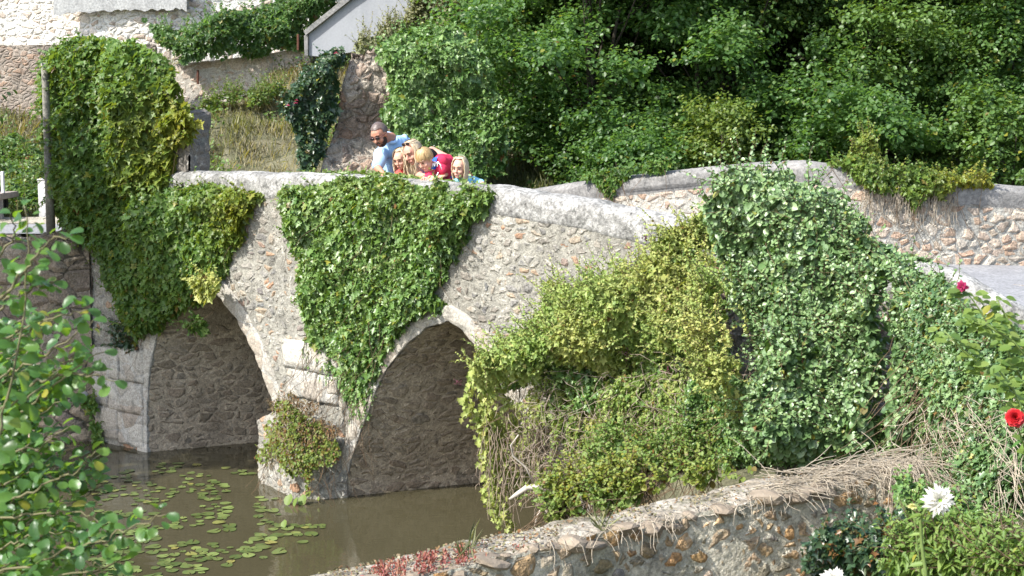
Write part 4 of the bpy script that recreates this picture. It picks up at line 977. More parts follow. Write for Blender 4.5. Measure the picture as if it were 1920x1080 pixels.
# its top over the parapet
TOPS = Surf([tuple(A+t*E+.2*M) for t in (-6, 9)])
mass('ivy', [(536, 334), (560, 323), (650, 319), (700, 321), (760, 326), (860, 336), (935, 349), (930, 372), (540, 352)], TOPS, .050, 9, .07, MT['ivy'], parent=bpy.data.objects['ivy'], seed=5, edge=10, rag=6, sprigs=90, sprig_len=.07, spr_up=1.0, yelp=.04,
     yel=lambda x, y: .2+x*0)
mass('ivy', [(575, 600), (600, 640), (640, 690), (690, 720), (715, 690), (705, 740), (690, 800), (672, 800), (655, 760), (640, 735), (612, 690), (590, 665), (578, 700), (568, 640)],
     FACE, .04, 3.2, .08, MT['ivy'], label='thin trails of small ivy hanging down the pier between the arches', seed=8, sprigs=30, sprig_len=.2, spr_up=-.6, hang=.3, stems=40)
mass('creeper', [(165, 395), (215, 330), (300, 352), (360, 342), (420, 338), (470, 350), (494, 362), (486, 395), (466, 440), (440, 500), (415, 540), (392, 560), (358, 575), (330, 600), (300, 632), (265, 640), (238, 600), (214, 560), (190, 505), (168, 450)],
     FACE, .062, 8, .42, MT['creeper'], T=T_IVY, label='green creeper spilling over the parapet above the left arch', cat='creeper', seed=12, freq=2.6, edge=45, sprigs=240, sprig_len=.24, stems=20,
     yel=lambda x, y: .06+.45*np.exp(-((x-462)/50)**2-((y-400)/70)**2), yelp=.05)
mass('creeper', [(356, 525), (385, 505), (412, 520), (418, 545), (392, 568), (366, 560)], Surf([tuple(A+t*E-.3*M) for t in (-6, 9)]), .07, 4, .12, MT['hop'], T=T_IVY, parent=bpy.data.objects['creeper'], seed=14, rag=8, sprigs=14, yel=lambda x, y: .5+x*0)
mass('creeper', [(345, 600), (372, 588), (395, 600), (388, 630), (360, 625)], FACE, .07, 3, .1, MT['creeper'], parent=bpy.data.objects['creeper'], seed=15, rag=8, sprigs=14)
TWF = Surf([tuple(A+t*E+.05*M) for t in (-7, 0)])
mass('creeper', [(78, 110), (95, 82), (140, 70), (200, 62), (262, 68), (300, 96), (322, 126), (352, 146), (352, 186), (384, 202), (384, 225), (362, 255), (345, 280), (335, 312), (330, 350), (300, 380), (240, 430), (205, 470), (180, 470), (140, 440), (112, 400), (95, 330), (82, 240), (74, 160)],
     TWF, .078, 9, .50, MT['creeper'], T=T_IVY, label='huge round mound of creeper swallowing the tall pier, yellowing on its right', cat='creeper', seed=17, freq=1.9, edge=60, sprigs=330, sprig_len=.28, spr_up=.25, hang=.1, stems=16,
     yel=lambda x, y: .05+.55*np.clip((x-235)/120, 0, 1)*np.clip((y-110)/120, 0, 1), yelp=.05)
# small plants at the quay
mass('ivy', [(205, 600), (235, 590), (270, 640), (262, 665), (235, 655), (212, 650)], FACE, .06, 3, .12, MT['ivy_dark'], label='small dark ivy tuft on the blocks left of the left arch', seed=19, sprigs=20, dead=.15)
mass('ivy', [(150, 745), (175, 735), (195, 770), (185, 790), (200, 840), (180, 850), (165, 800)], Surf([tuple(C0+np.array([-1.2, .06])), tuple(C0+np.array([.3, -.2]))]), .055, 4, .12, MT['creeper'], label='strip of ivy hanging from the drain outlet to the water', seed=20, sprigs=16)
# cutwater plants
CWS = Surf([tuple(A-1.34*E+.0*M), tuple(A-.38*E-.42*M), tuple(A+.15*E-.1*M)], lean=.18, z0=.9)
mass('weeds', [(505, 760), (540, 742), (585, 765), (625, 800), (652, 830), (640, 870), (612, 890), (602, 935), (575, 938), (560, 905), (520, 880), (480, 868), (476, 830), (495, 800)],
     CWS, .032, 2.2, .05, MT['herb'], T=T_OVAL, label='tuft of weeds and dry moss growing on the cutwater between the arches', cat='weeds', seed=23, freq=5, sprigs=60, sprig_len=.12, dead=.42, stems=30,
     yel=lambda x, y: .25+x*0, rag=40)

# ------------------------------------------------------------------ right bank growth
HOPS = Surf(pxs((820, 13.0), (1000, 12.35), (1200, 11.6), (1400, 10.9), (1600, 10.2)), lean=.22, z0=2.0)
def patchy(s1, amt, base, sc=60, sd=5):
    return lambda x, y: np.clip(base+amt*np.clip(fbm(np.stack([x/sc, y/sc, x*0+s1], 1), sd, 3)*3.2-1.35, -.2, 1), 0, 1)
hop = mass('hop_vine', [(1266, 427), (1326, 397), (1345, 372), (1375, 382), (1365, 432), (1350, 482), (1370, 562), (1395, 642), (1400, 702), (1350, 722), (1296, 692), (1226, 707), (1176, 732), (1126, 722), (1066, 742), (1011, 747), (966, 772), (931, 762), (906, 722), (892, 702), (911, 677), (951, 652), (986, 617), (1026, 587), (1046, 547), (1036, 517), (1086, 522), (1136, 507), (1186, 497), (1231, 492), (1251, 462)],
     HOPS, .042, 6, .85, MT['hop'], T=T_IVY, label='tangled yellow green hop vine sprawling over the right arch', cat='vine', seed=31, freq=1.7, edge=60, sprigs=800, sprig_len=.26, rag=70, stems=160,
     yel=patchy(1, .45, .0), yelp=.06, dead=.03, jit=.8)
mass('hop_vine', [(930, 740), (1030, 720), (1130, 700), (1230, 680), (1300, 680), (1420, 690), (1430, 780), (1420, 870), (1300, 900), (1210, 920), (1110, 900), (1050, 830), (990, 780), (960, 800)], HOPS, .042, 2.4, .38, MT['hop'], parent=hop, seed=32, freq=2.6, edge=30, rag=60, sprigs=420, sprig_len=.30, spr_up=-.3, hang=.35, stems=420, yel=patchy(3, .5, .05), dead=.05, yelp=.06)
mass('hop_vine', [(1276, 440), (1345, 385), (1365, 430), (1370, 560), (1400, 690), (1440, 800), (1350, 860), (1236, 850), (1096, 800), (996, 745), (941, 740), (921, 690), (996, 625), (1066, 560), (1146, 520), (1241, 500)], HOPS, .044, 3.0, .50, MT['ivy'], parent=hop, seed=33, freq=1.7, edge=70, rag=80, sprigs=300, sprig_len=.22, jit=.8, yel=patchy(11, .3, .05))
mass('elder_bush', [(1392, 394), (1417, 344), (1467, 314), (1512, 314), (1562, 344), (1602, 364), (1642, 399), (1667, 444), (1682, 482), (1732, 494), (1787, 534), (1822, 584), (1832, 654), (1812, 714), (1772, 774), (1742, 844), (1642, 874), (1542, 884), (1482, 864), (1457, 794), (1462, 714), (1432, 634), (1397, 574), (1377, 484)],
     Surf(pxs((1300, 10.9), (1500, 10.1), (1700, 9.5), (1850, 9.3)), lean=.25, z0=1.8), .050, 7, .85, MT['ivy_pale'], T=T_OVAL, label='big bush of grey green ivy bulging over the right end of the bridge', cat='bush', seed=37, freq=1.5, edge=60, jit=.75,
     sprigs=900, sprig_len=.28, rag=45, stems=60, yelp=.02)
mass('hop_vine', [(1330, 420), (1400, 480), (1460, 560), (1500, 640), (1520, 740), (1460, 800), (1400, 760), (1380, 650), (1350, 560)], Surf(pxs((1300, 10.6), (1500, 9.8), (1700, 9.2)), lean=.25, z0=1.8), .042, 1.1, .85, MT['hop'], parent=hop, seed=34, freq=1.6, edge=30, rag=80, sprigs=240, sprig_len=.3, yel=patchy(13, .5, .1))
mass('ivy', [(1600, 440), (1660, 462), (1730, 480), (1775, 500), (1800, 525), (1790, 560), (1700, 530), (1620, 480)], Surf([tuple(A+t*E+.12*M) for t in (-6, 9)]), .045, 6, .12, MT['ivy_pale'], label='pale ivy lapping over the top of the low parapet beside the road', seed=38, rag=8, edge=15, sprigs=60, sprig_len=.1)
mass('ivy', [(1290, 700), (1400, 690), (1480, 780), (1600, 790), (1740, 740), (1790, 640), (1850, 720), (1800, 800), (1750, 855), (1640, 868), (1540, 872), (1430, 880), (1330, 890), (1280, 800)],
     Surf(pxs((1250, 10.6), (1500, 9.8), (1700, 9.3), (1900, 8.6)), lean=.1, z0=1.5), .036, 7, .22, MT['ivy'], label='hanging sheet of small ivy behind the low garden wall', seed=41, freq=3, sprigs=260, sprig_len=.2, spr_up=-.1, stems=90, rag=26, dead=.04)
mass('ivy', [(1700, 640), (1690, 560), (1770, 510), (1800, 560), (1850, 585), (1935, 620), (1960, 800), (1960, 900), (1900, 1000), (1840, 960), (1790, 940), (1740, 960), (1700, 900), (1745, 850), (1760, 760)],
     Surf(pxs((1650, 9.3), (1760, 8.7), (1850, 8.0), (1980, 7.3)), lean=.35, z0=2.2), .034, 7, .20, MT['ivy_pale'], label='pale ivy covering the bank at the right edge under the road', seed=43, freq=2.6, sprigs=300, sprig_len=.14, stems=160, rag=18, dead=.05, yelp=.05)
ug = mass('undergrowth', [(1010, 900), (1060, 870), (1130, 850), (1210, 860), (1300, 850), (1400, 850), (1440, 880), (1330, 920), (1240, 945), (1150, 965), (1060, 985), (1010, 1000), (1000, 960)],
     Surf(pxs((980, 9.8), (1200, 9.3), (1450, 8.7)), lean=.35, z0=1.6), .044, 1.5, .14, MT['herb'], T=T_OVAL, label='mixed brambles and weeds on the bank behind the low garden wall', cat='undergrowth', seed=47, freq=4, sprigs=260, sprig_len=.2, stems=260, rag=60, dead=.12,
     yel=patchy(7, .5, .08), yelp=.06)
mass('undergrowth', [(1090, 800), (1160, 770), (1250, 790), (1340, 760), (1420, 800), (1430, 860), (1330, 900), (1200, 900), (1080, 900)], Surf(pxs((980, 11.2), (1200, 10.7), (1450, 10.0)), lean=.3, z0=1.6), .038, 1.2, .2, MT['herb'], T=T_OVAL, parent=ug, seed=48, freq=3, sprigs=260, sprig_len=.22, stems=160, rag=60, edge=30, dead=.1, yel=patchy(9, .5, .05), yelp=.06)
# hanging hop strands
lines = []; LP = []; LN = []; LT = []; LS = []
for (sx, sy, ex, ey, n) in [(900, 740, 935, 955, 3), (925, 760, 940, 1000, 3), (960, 760, 965, 900, 3), (985, 770, 1000, 900, 2), (890, 720, 905, 830, 2), (1005, 790, 985, 905, 2)]:
    for k in range(n):
        D_ = 12.75+rng.normal(0, .12); a = P(sx+rng.normal(0, 9), sy+rng.normal(0, 8), D_); b = P(ex+rng.normal(0, 10), ey+rng.normal(0, 22), D_)
        path = [np.array(a)+(np.array(b)-np.array(a))*s+np.array([.04*math.sin(s*6+k*2), .04*math.cos(s*5+k), 0]) for s in np.linspace(0, 1, 22)]
        lines.append(np.array(path))
        if k < 2:
            for p in path[1:]:
                for _ in range(7):
                    LP.append(p+rng.normal(0, .035, 3)); LN.append(np.array([-.3, -.9, .4])+rng.normal(0, .6, 3)); LT.append(np.array([0, 0, -1])+rng.normal(0, .5, 3)); LS.append(.052*rng.uniform(.6, 1.2))
for _ in range(60):
    x0 = rng.uniform(905, 1040); y0 = rng.uniform(780, 840); D_ = 12.6+rng.normal(0, .15); ln = []
    x = x0; L_ = rng.uniform(60, 170)
    for s in np.linspace(0, 1, 14):
        x += rng.normal(0, 3); ln.append(np.array(P(x, y0+L_*s, D_)))
    lines.append(np.array(ln))
link('trailing_leaves', leaves_mesh('trailing_leaves', LP, np.array(LN), np.array(LT), np.array(LS), T_IVY, lc(len(LP), .35)), MT['hop'], hop)
link('trailing_stems', strands(lines, .0045, .7), plain('pale_twig', (.24, .19, .14), .85, .2, .3, 25), hop)
# dark berries
BERRY = plain('red_black_berry', (.07, .014, .022), .35, .5, .5, 9)
for (bx, by) in [(905, 720), (1060, 660), (1105, 672), (1160, 548), (1240, 585), (1258, 460), (1300, 700), (1050, 690), (1175, 560), (1225, 670)]:
    bm = bmesh.new(); rx0, rz0 = ray(bx, by); bb, nn_ = HOPS.at(np.array([rx0]), np.array([rz0])); c_ = Vector(bb[0]+nn_[0]*.36)
    for _ in range(14): bmesh.ops.create_icosphere(bm, subdivisions=1, radius=.0075, matrix=Matrix.Translation(c_+Vector(tuple(rng.normal(0, .017, 3)))))
    me = bpy.data.meshes.new('berry_cluster'); bm.to_mesh(me); bm.free(); link('berry_cluster', me, BERRY, hop)

# creeper on the far wall
FWS = Surf(FW[1:])
mass('creeper', [(1545, 300), (1600, 290), (1660, 300), (1720, 308), (1780, 318), (1845, 325), (1870, 345), (1840, 350), (1790, 352), (1765, 375), (1740, 368), (1715, 400), (1690, 372), (1640, 372), (1610, 345), (1590, 320)],
     FWS, .050, 5, .20, MT['creeper'], T=T_IVY, label='creeper lying along the coping of the roadside wall, golden at its right end', cat='creeper', seed=53, freq=3, edge=16, rag=14, sprigs=160, sprig_len=.16, stems=50,
     yel=lambda x, y: .15+.6*np.clip((x-1720)/90, 0, 1), yelp=.08)
mass('creeper', [(1588, 305), (1596, 270), (1618, 240), (1632, 228), (1640, 262), (1652, 290), (1680, 305)], FWS, .048, 5, .14, MT['creeper'], T=T_IVY, parent=bpy.data.objects['creeper.002'], seed=54, edge=12, rag=8, sprigs=26, sprig_len=.18, spr_up=1.5, yel=lambda x, y: .35+x*0)
mass('ivy', [(1090, 325), (1120, 316), (1180, 308), (1235, 300), (1262, 306), (1240, 325), (1190, 330), (1165, 345), (1150, 372), (1135, 365), (1120, 345), (1098, 338)], FWS, .048, 5, .12, MT['creeper'], T=T_IVY,
     label='small clump of ivy over the roadside wall behind the parapet', seed=56, edge=12, rag=12, sprigs=60, sprig_len=.12, stems=20)
# dry roots hanging below that creeper
lines = []
for _ in range(150):
    x = rng.uniform(1610, 1790); y = rng.uniform(345, 370); L_ = rng.uniform(25, 75); ln = []
    for s in np.linspace(0, 1, 8):
        x += rng.normal(0, 1.6); b_, n_ = FWS.at(*ray(np.array([x]), np.array([y+L_*s]))); ln.append(b_[0]+n_[0]*(.05+.04*rng.random()))
    lines.append(np.array(ln))
link('hanging_stems', strands(lines, .0035, .6), MT['straw'], bpy.data.objects['creeper.002'])

# ------------------------------------------------------------------ hillside behind
mass('hedge', [(262, 25), (290, 40), (330, 52), (380, 40), (430, 22), (500, 6), (560, -20), (640, -30), (660, -10), (610, 30), (575, 60), (570, 92), (520, 100), (450, 112), (390, 116), (345, 118), (315, 100), (280, 60)],
     Surf(pxs((200, 25.3), (700, 25.0)), lean=.3, z0=5), .075, 7, .8, MT['tree'], T=T_IVY, label='dark ivy hedge with faded flower heads above the pale retaining wall', cat='hedge', seed=61, freq=1.2, sprigs=200, sprig_len=.35, yelp=.05, dead=.03)
mass('ivy', [(525, 195), (545, 160), (570, 130), (610, 95), (640, 85), (652, 110), (640, 150), (636, 220), (622, 260), (605, 300), (590, 330), (562, 335), (562, 300), (552, 250), (530, 215)],
     Surf(pxs((500, 18.6), (680, 18.4))), .072, 8, .5, MT['ivy_dark'], label='dark ivy draping the left side of the ruined wall', seed=63, freq=2, sprigs=130, sprig_len=.22)
mass('ivy', [(716, 75), (760, 50), (800, 38), (850, 42), (895, 75), (925, 120), (945, 180), (960, 260), (950, 330), (900, 345), (830, 345), (760, 335), (735, 300), (722, 260), (728, 240), (706, 215), (730, 180), (724, 140), (708, 110)],
     Surf(pxs((680, 18.4), (980, 18.0))), .066, 9, .65, MT['ivy'], label='bright round mass of ivy over the right side of the ruined wall', seed=65, freq=1.9, edge=50, sprigs=420, sprig_len=.22, yelp=.02)
mass('ivy', [(1870, 620), (1935, 600), (1990, 700), (1960, 760), (1900, 740)], Surf(pxs((1850, 7.4), (1980, 7.0))), .06, 1, .1, MT['ivy_pale'], parent=bpy.data.objects['ivy.003'], seed=66) if False else None

def crown_blobs(name, blobs, per, size, mat, T, parent, seed, yel=0.0, jit=.5, flat=.75):
    """leafy shoots that leave each limb end outwards and upwards, leaves set along them"""
    r_ = np.random.default_rng(seed); PT = []; NR_ = []; SZ = []; RR = []; TP = []
    for (c, R) in blobs:
        c = np.array(c); ns = max(6, int(per*R*R/.16/11)); bt = r_.random()*.45
        for _ in range(ns):
            d = nrm(r_.normal(0, 1, 3)); d[2] = abs(d[2])*.9 if r_.random() < .7 else d[2]*.6
            st = c+d*R*(.25+.5*r_.random())*np.array([1, 1, flat]); d = nrm(d+np.array([0, 0, .35])+r_.normal(0, .35, 3)); L_ = R*(.5+.6*r_.random()); k = 11
            f = (np.arange(k)+r_.random(k)*.6)/k; side = nrm(np.cross(d, r_.normal(0, 1, 3))); s2 = np.cross(d, side)
            ang = np.arange(k)*2.4+r_.random(); o_ = side[None]*np.cos(ang)[:, None]+s2[None]*np.sin(ang)[:, None]
            PT.append(st+d*L_*f[:, None]+np.array([0, 0, -.12*L_])*(f**2)[:, None]+o_*size*.35); TP.append(o_+d*.7+np.array([0, 0, -.15]))
            NR_.append(np.array([0, 0, .75])+d*.35+o_*.25+r_.normal(0, jit, (k, 3))); SZ.append(size*(1.1-.35*f)*np.clip(r_.normal(1, .2, k), .5, 1.5)); RR.append(bt+.3*f+r_.random(k)*.3)
    PT = np.concatenate(PT); NR_ = np.concatenate(NR_); SZ = np.concatenate(SZ); RR = np.concatenate(RR); TP = np.concatenate(TP); n = len(PT)
    link('crown', leaves_mesh('crown', PT, NR_, TP, SZ, T, lc(n, yel, .004, RR, .02)), mat, parent)
def tree(name, X, Y, z0, H, R, label, cat='tree', mat=None, nb=60, per=130, size=.085, seed=1, T=T_ALD, low=.12, yel=0.0, group=None, br=(.34, .62), trunks=2):
    r_ = random.Random(seed); root = thing(name, (X, Y, z0), label, cat, group); blobs = []; limbs = []
    for k in range(nb):
        h = low+(1-low)*r_.random()**.85; rr = R*math.sin(math.pi*min(.98, .18+.74*h))**.7*(r_.random()**.45); a = r_.random()*2*math.pi
        c = (X+rr*math.cos(a), Y+rr*math.sin(a)*.85, z0+H*h); blobs.append((c, br[0]+(br[1]-br[0])*r_.random()))
    crown_blobs(name, blobs, per, size, mat, T, root, seed, yel)
    for j in range(trunks):
        dx = r_.uniform(-.25, .25)*j; top = Vector((X+dx*2, Y, z0+H*.55)); b0 = Vector((X+dx, Y, z0-.1))
        limbs.append(([b0+(top-b0)*s+Vector((.10*math.sin(s*5+j), .08*math.cos(s*4), 0)) for s in np.linspace(0, 1, 9)], [.055*(1-.8*s)+.010 for s in np.linspace(0, 1, 9)]))
    bmj = bmesh.new()
    for c, _ in blobs[::5]:
        b0 = Vector((X, Y, z0+H*r_.uniform(.1, .5))); e_ = Vector(c); m_ = (b0+e_)/2+Vector((0, 0, -.12)); limbs.append(([b0, m_, e_], [.022, .014, .005]))
    for pth, rad in limbs:
        mm = tube(pth, rad, 6); bmj.from_mesh(mm); bpy.data.meshes.remove(mm)
    me = bpy.data.meshes.new('trunk'); bmj.to_mesh(me); bmj.free(); link('trunk', me, MT['bark'], root, True)
    return root
trees = [
    ('alder_tree', 1.15, 20.2, 2.3, 5.6, 1.9, 'bushy dark alder rising behind the ivy covered ruin', 'tree', 70, .09),
    ('alder_tree', 3.0, 20.6, 2.2, 6.6, 2.1, 'dense alder with the darkest foliage in the middle of the bank', 'tree', 80, .09),
    ('alder_tree', 5.2, 20.8, 2.2, 6.8, 2.1, 'tall green alder standing behind the highest part of the roadside wall', 'tree_lt', 80, .085),
    ('alder_tree', 7.3, 20.9, 2.2, 7.0, 2.2, 'large leafy alder at the right edge of the picture', 'tree', 80, .09),
    ('alder_tree', 9.6, 21.6, 2.2, 7.0, 2.2, 'alder beyond the right edge of the tree row', 'tree', 40, .09),
]
for k, (nm, X, Y, z0, H, R, lab, mt, nb, sz) in enumerate(trees):
    tree(nm, X, Y, z0, H, R, lab, mat=MT[mt], nb=int(nb*1.25), per=420, size=sz*.74, seed=100+k, T=T_OVAL, low=.06)
# lower bushes in front of the trees
bushes = [('shrub', 1.55, 18.3, 1.6, 2.0, .85, 'low dark shrub beside the girl at the right of the group', 'tree', .07, 0),
          ('shrub', 2.75, 18.5, 1.6, 2.3, .75, 'yellowish young shrub with thin upright stems behind the near parapet', 'tree_lt', .065, .22),
          ('shrub', 4.5, 18.3, 1.8, 2.3, 1.0, 'dark shrub behind the coping of the roadside wall', 'tree', .075, 0),
          ('shrub', 6.3, 18.0, 1.8, 2.3, 1.0, 'mid green shrub behind the gold tipped creeper', 'tree_lt', .075, 0),
          ('shrub', 7.6, 17.9, 1.7, 2.1, .9, 'shaded shrub behind the wall at the right edge', 'tree', .08, 0)]
for k, (nm, X, Y, z0, H, R, lab, mt, sz, ye) in enumerate(bushes):
    tree(nm, X, Y, z0, H, R, lab, 'shrub', MT[mt], nb=40, per=380, size=sz*.8, seed=140+k, T=T_OVAL, yel=ye, br=(.22, .42), low=.25, trunks=3)
for k, (x, d, zt_, h, lab) in enumerate([(1290, 27, 7, 6, 'far tree closing the gap at the top of the hill'), (1040, 26, 6, 5, 'pale green tree on the hill above the ruin'), (1520, 25, 6, 6, 'tree crown filling the gap between two alders'), (1900, 26, 6, 6, 'rear tree at the upper right corner'), (1700, 28, 7, 6, 'far tree behind the right hand alders')]):
    tree('hill_tree', (x-960)/F*d, d, 4.6, h, 2.8, lab, mat=MT['tree_lt'], nb=100, per=200, size=.09, seed=170+k, T=T_OVAL, low=.05)

mass('weeds', [(500, 745), (545, 728), (600, 750), (640, 790), (650, 830), (600, 850), (540, 850), (500, 800)], CWS, .03, 3.0, .05, MT['moss'], T=T_LANCE, parent=bpy.data.objects['weeds'], seed=24, rag=36, edge=20, dead=.5, sprigs=60, sprig_len=.08)
for k, (x_, y_, z_, h_, r_, lab_) in enumerate([(.3, 22.0, 2.6, 5.2, 1.7, 'leafy tree filling the slope just right of the ruin'), (2.1, 23.0, 3.4, 6.0, 2.0, 'rear tree between the ruin and the darkest alder'), (4.2, 23.2, 3.4, 6.2, 2.0, 'rear tree behind the yellowish young shrub'), (6.6, 23.5, 3.4, 6.5, 2.1, 'rear tree rising over the golden creeper'), (8.8, 23.5, 3.4, 6.5, 2.1, 'rear tree above the far right end of the wall')]):
    tree('broadleaf_tree', x_, y_, z_, h_, r_, lab_, mat=MT['tree_lt' if k % 2 == 0 else 'tree'], nb=130, per=380, size=.074, seed=210+k, T=T_OVAL, low=.04)
# hillside scrub
HILL = Surf(pxs((-200, 17.2), (1200, 17.2)), lean=3.4, z0=2.42)
hillL = Surf(pxs((-300, 19.9), (400, 19.9)), lean=3.6, z0=2.42)
mass('scrub', [(365, 210), (400, 180), (470, 165), (540, 150), (600, 125), (660, 75), (720, 45), (760, 60), (640, 130), (560, 175), (480, 215), (420, 210)], HILL, .055, 1.5, .2, MT['tree_lt'], T=T_OVAL, label='low green scrub along the top of the grassy slope', cat='scrub', seed=91, rag=40, edge=20, sprigs=200, sprig_len=.3, spr_up=1.5, yel=lambda x, y: .15+x*0)
mass('scrub', [(640, 92), (690, 60), (745, 25), (790, -15), (880, -20), (900, 60), (860, 110), (760, 110), (690, 120), (650, 118)], Surf(pxs((500, 23.4), (1000, 23.4))), .055, 5, .35, MT['grass'], T=T_OVAL, label='pale grassy scrub hiding the lower edge of the stair wall', cat='scrub', seed=94, rag=40, edge=20, sprigs=500, sprig_len=.35, spr_up=1.6, yel=lambda x, y: .25+x*0)
mass('scrub', [(-40, 260), (40, 262), (90, 290), (95, 380), (80, 405), (0, 405), (-40, 405)], hillL, .06, 4, .3, MT['tree_lt'], T=T_OVAL, label='green bank of weeds behind the trailer and the marker post', cat='scrub', seed=93, rag=20, edge=20, sprigs=160, sprig_len=.3, spr_up=1.5)
tree('bank_tree', -7.9, 13.6, 2.2, 4.3, 1.5, 'taller tree on the near left bank just outside the picture', mat=MT['tree'], nb=55, per=140, size=.09, seed=191, T=T_OVAL, low=.35)
# a tree on the left bank, just outside the picture, that shades the quay and the left arch
tree('bank_tree', -7.25, 15.3, 2.4, 3.2, 1.2, 'leafy tree on the left bank just outside the picture', mat=MT['tree_lt'], nb=46, per=120, size=.09, seed=190, T=T_OVAL, low=.2)

# ------------------------------------------------------------------ grass and herbs
def scatter(n, fx, fy, hmin, hmax, wid, mat, name, parent=None, kind='stuff', yel=.5, T=T_BLADE, lean=.35, maskf=None, dens_noise=1.2, yelf=None, zoff=-.02):
    X = rng.uniform(*fx, n); Y = rng.uniform(*fy, n)
    nz = fbm(np.stack([X*dens_noise, Y*dens_noise, X*0], 1), 71, 2); ok = nz > .38*rng.random(n)+.12
    if maskf is not None: ok &= maskf(X, Y)
    X, Y, nz = X[ok], Y[ok], nz[ok]; Z = ground_z(X, Y); n = len(X)
    L_ = rng.uniform(hmin, hmax, n)*(.5+nz); up = np.stack([rng.normal(0, lean, n), rng.normal(0, lean, n), np.ones(n)], 1)
    nr_ = np.stack([rng.normal(0, 1, n), rng.normal(-.6, .7, n), rng.normal(0, .3, n)+.2], 1)
    yl = np.clip(yel+(fbm(np.stack([X*.9, Y*.9, X*0+4], 1), 33, 2)-.5)*2.6, 0, 1) if yelf is None else yelf(X, Y)
    W = (wid/L_)*rng.uniform(.7, 1.3, n)
    me = leaves_mesh(name, np.stack([X, Y, Z+zoff], 1), nr_, up, L_, T, lc(n, yl, .02), W)
    o = link(name, me, mat, parent)
    if parent is None: tag(o, kind=kind)
    return o
hm = lambda X, Y: (Y > 20.05)*(X < -4.2)+(Y > 17.2)*(X > -4.2) > 0
o = scatter(150000, (-9.5, 3.5), (17.2, 29), .07, .26, .008, MT['grass'], 'hill_grass', maskf=hm); tag(o, 'rough dry grass and weeds covering the hillside', 'grass')
def herbs(n, fx, fy, size, mat, name, label, T=T_OVAL, h=.35, maskf=None, yel=0.0, cat='weeds'):
    X = rng.uniform(*fx, n); Y = rng.uniform(*fy, n); ok = fbm(np.stack([X*.9, Y*.9, X*0+9], 1), 37, 2) > .5
    if maskf is not None: ok &= maskf(X, Y)
    X, Y = X[ok], Y[ok]; Z = ground_z(X, Y); k = 12; n = len(X)
    p = np.repeat(np.stack([X, Y, Z], 1), k, 0)+np.stack([rng.normal(0, .07, n*k), rng.normal(0, .07, n*k), rng.random(n*k)*h], 1)
    me = leaves_mesh(name, p, np.array([0, -.3, 1])+rng.normal(0, .6, p.shape), rng.normal(0, 1, p.shape), size*rng.uniform(.6, 1.3, len(p)), T, lc(len(p), yel, .02)); o = link(name, me, mat)
    return tag(o, label, cat, kind='stuff')
herbs(4200, (-9.5, 3.5), (17.4, 28), .055, MT['tree_lt'], 'hill_weeds', 'green leafy weeds scattered through the hillside grass', maskf=hm, yel=.12)
gm = lambda X, Y: ((X-A[0])*BC[0]+(Y-A[1])*BC[1]) > 7.5
o = scatter(9000, (.6, 4.2), (3.2, 8.4), .03, .09, .005, MT['herb'], 'garden_grass', maskf=gm, yel=.15, lean=.5); tag(o, 'short bright grass in the garden at the lower right', 'grass')

# ------------------------------------------------------------------ dead stems along the garden wall
def wall_pt(px):                       # top of garden wall at a pixel column
    k = [v_ for v_ in GW]; xs_ = [300, 620, 900, 1060, 1300, 1500, 1640, 1725]
    X = np.interp(px, xs_, [v_.x for v_ in k]); Y = np.interp(px, xs_, [v_.y for v_ in k]); Z = np.interp(px, xs_, [v_.z for v_ in k]); return np.array([X, Y, Z])
lines = []
for _ in range(430):
    px = 1385+340*rng.random()**.75; p = wall_pt(px)+np.array([-.02+rng.random()*.08, rng.uniform(.04, .36), .012+rng.random()*.05*np.clip((px-1385)/120, .15, 1)])
    L_ = rng.uniform(.08, .34); d = nrm(np.array([rng.normal(.7, .7), rng.normal(0, .4), rng.normal(0, .12)])); ln = [p]
    for j in range(5): d = nrm(d+rng.normal(0, .2, 3)*[1, 1, .5]+np.array([0, -.05, -.03])); p = p+d*L_/5; ln.append(p)
    lines.append(np.array(ln))
for _ in range(170):
    px = rng.uniform(1655, 1735); p = wall_pt(px)+np.array([0, rng.uniform(-.05, .15), .06]); L_ = rng.uniform(.12, .55); d = np.array([rng.normal(.35, .3), -.5, .1]); ln = [p]
    for j in range(9): d = nrm(d+rng.normal(0, .16, 3)+np.array([0, -.02, -.5])); p = p+d*L_/9; ln.append(p)
    lines.append(np.array(ln))
for _ in range(120):
    px = rng.uniform(1000, 1700); p = wall_pt(px)+np.array([0, rng.uniform(-.03, .1), .03]); L_ = rng.uniform(.05, .2); d = np.array([rng.normal(.3, .6), -.8, .15]); ln = [p]
    for j in range(6): d = nrm(d+rng.normal(0, .25, 3)+np.array([0, 0, -.35])); p = p+d*L_/6; ln.append(p)
    lines.append(np.array(ln))
th = link('dry_stems', strands(lines, .0028, .6), MT['straw']); tag(th, 'mat of dry ivy stems lying over the right end of the garden wall', 'dead stems', kind='stuff')
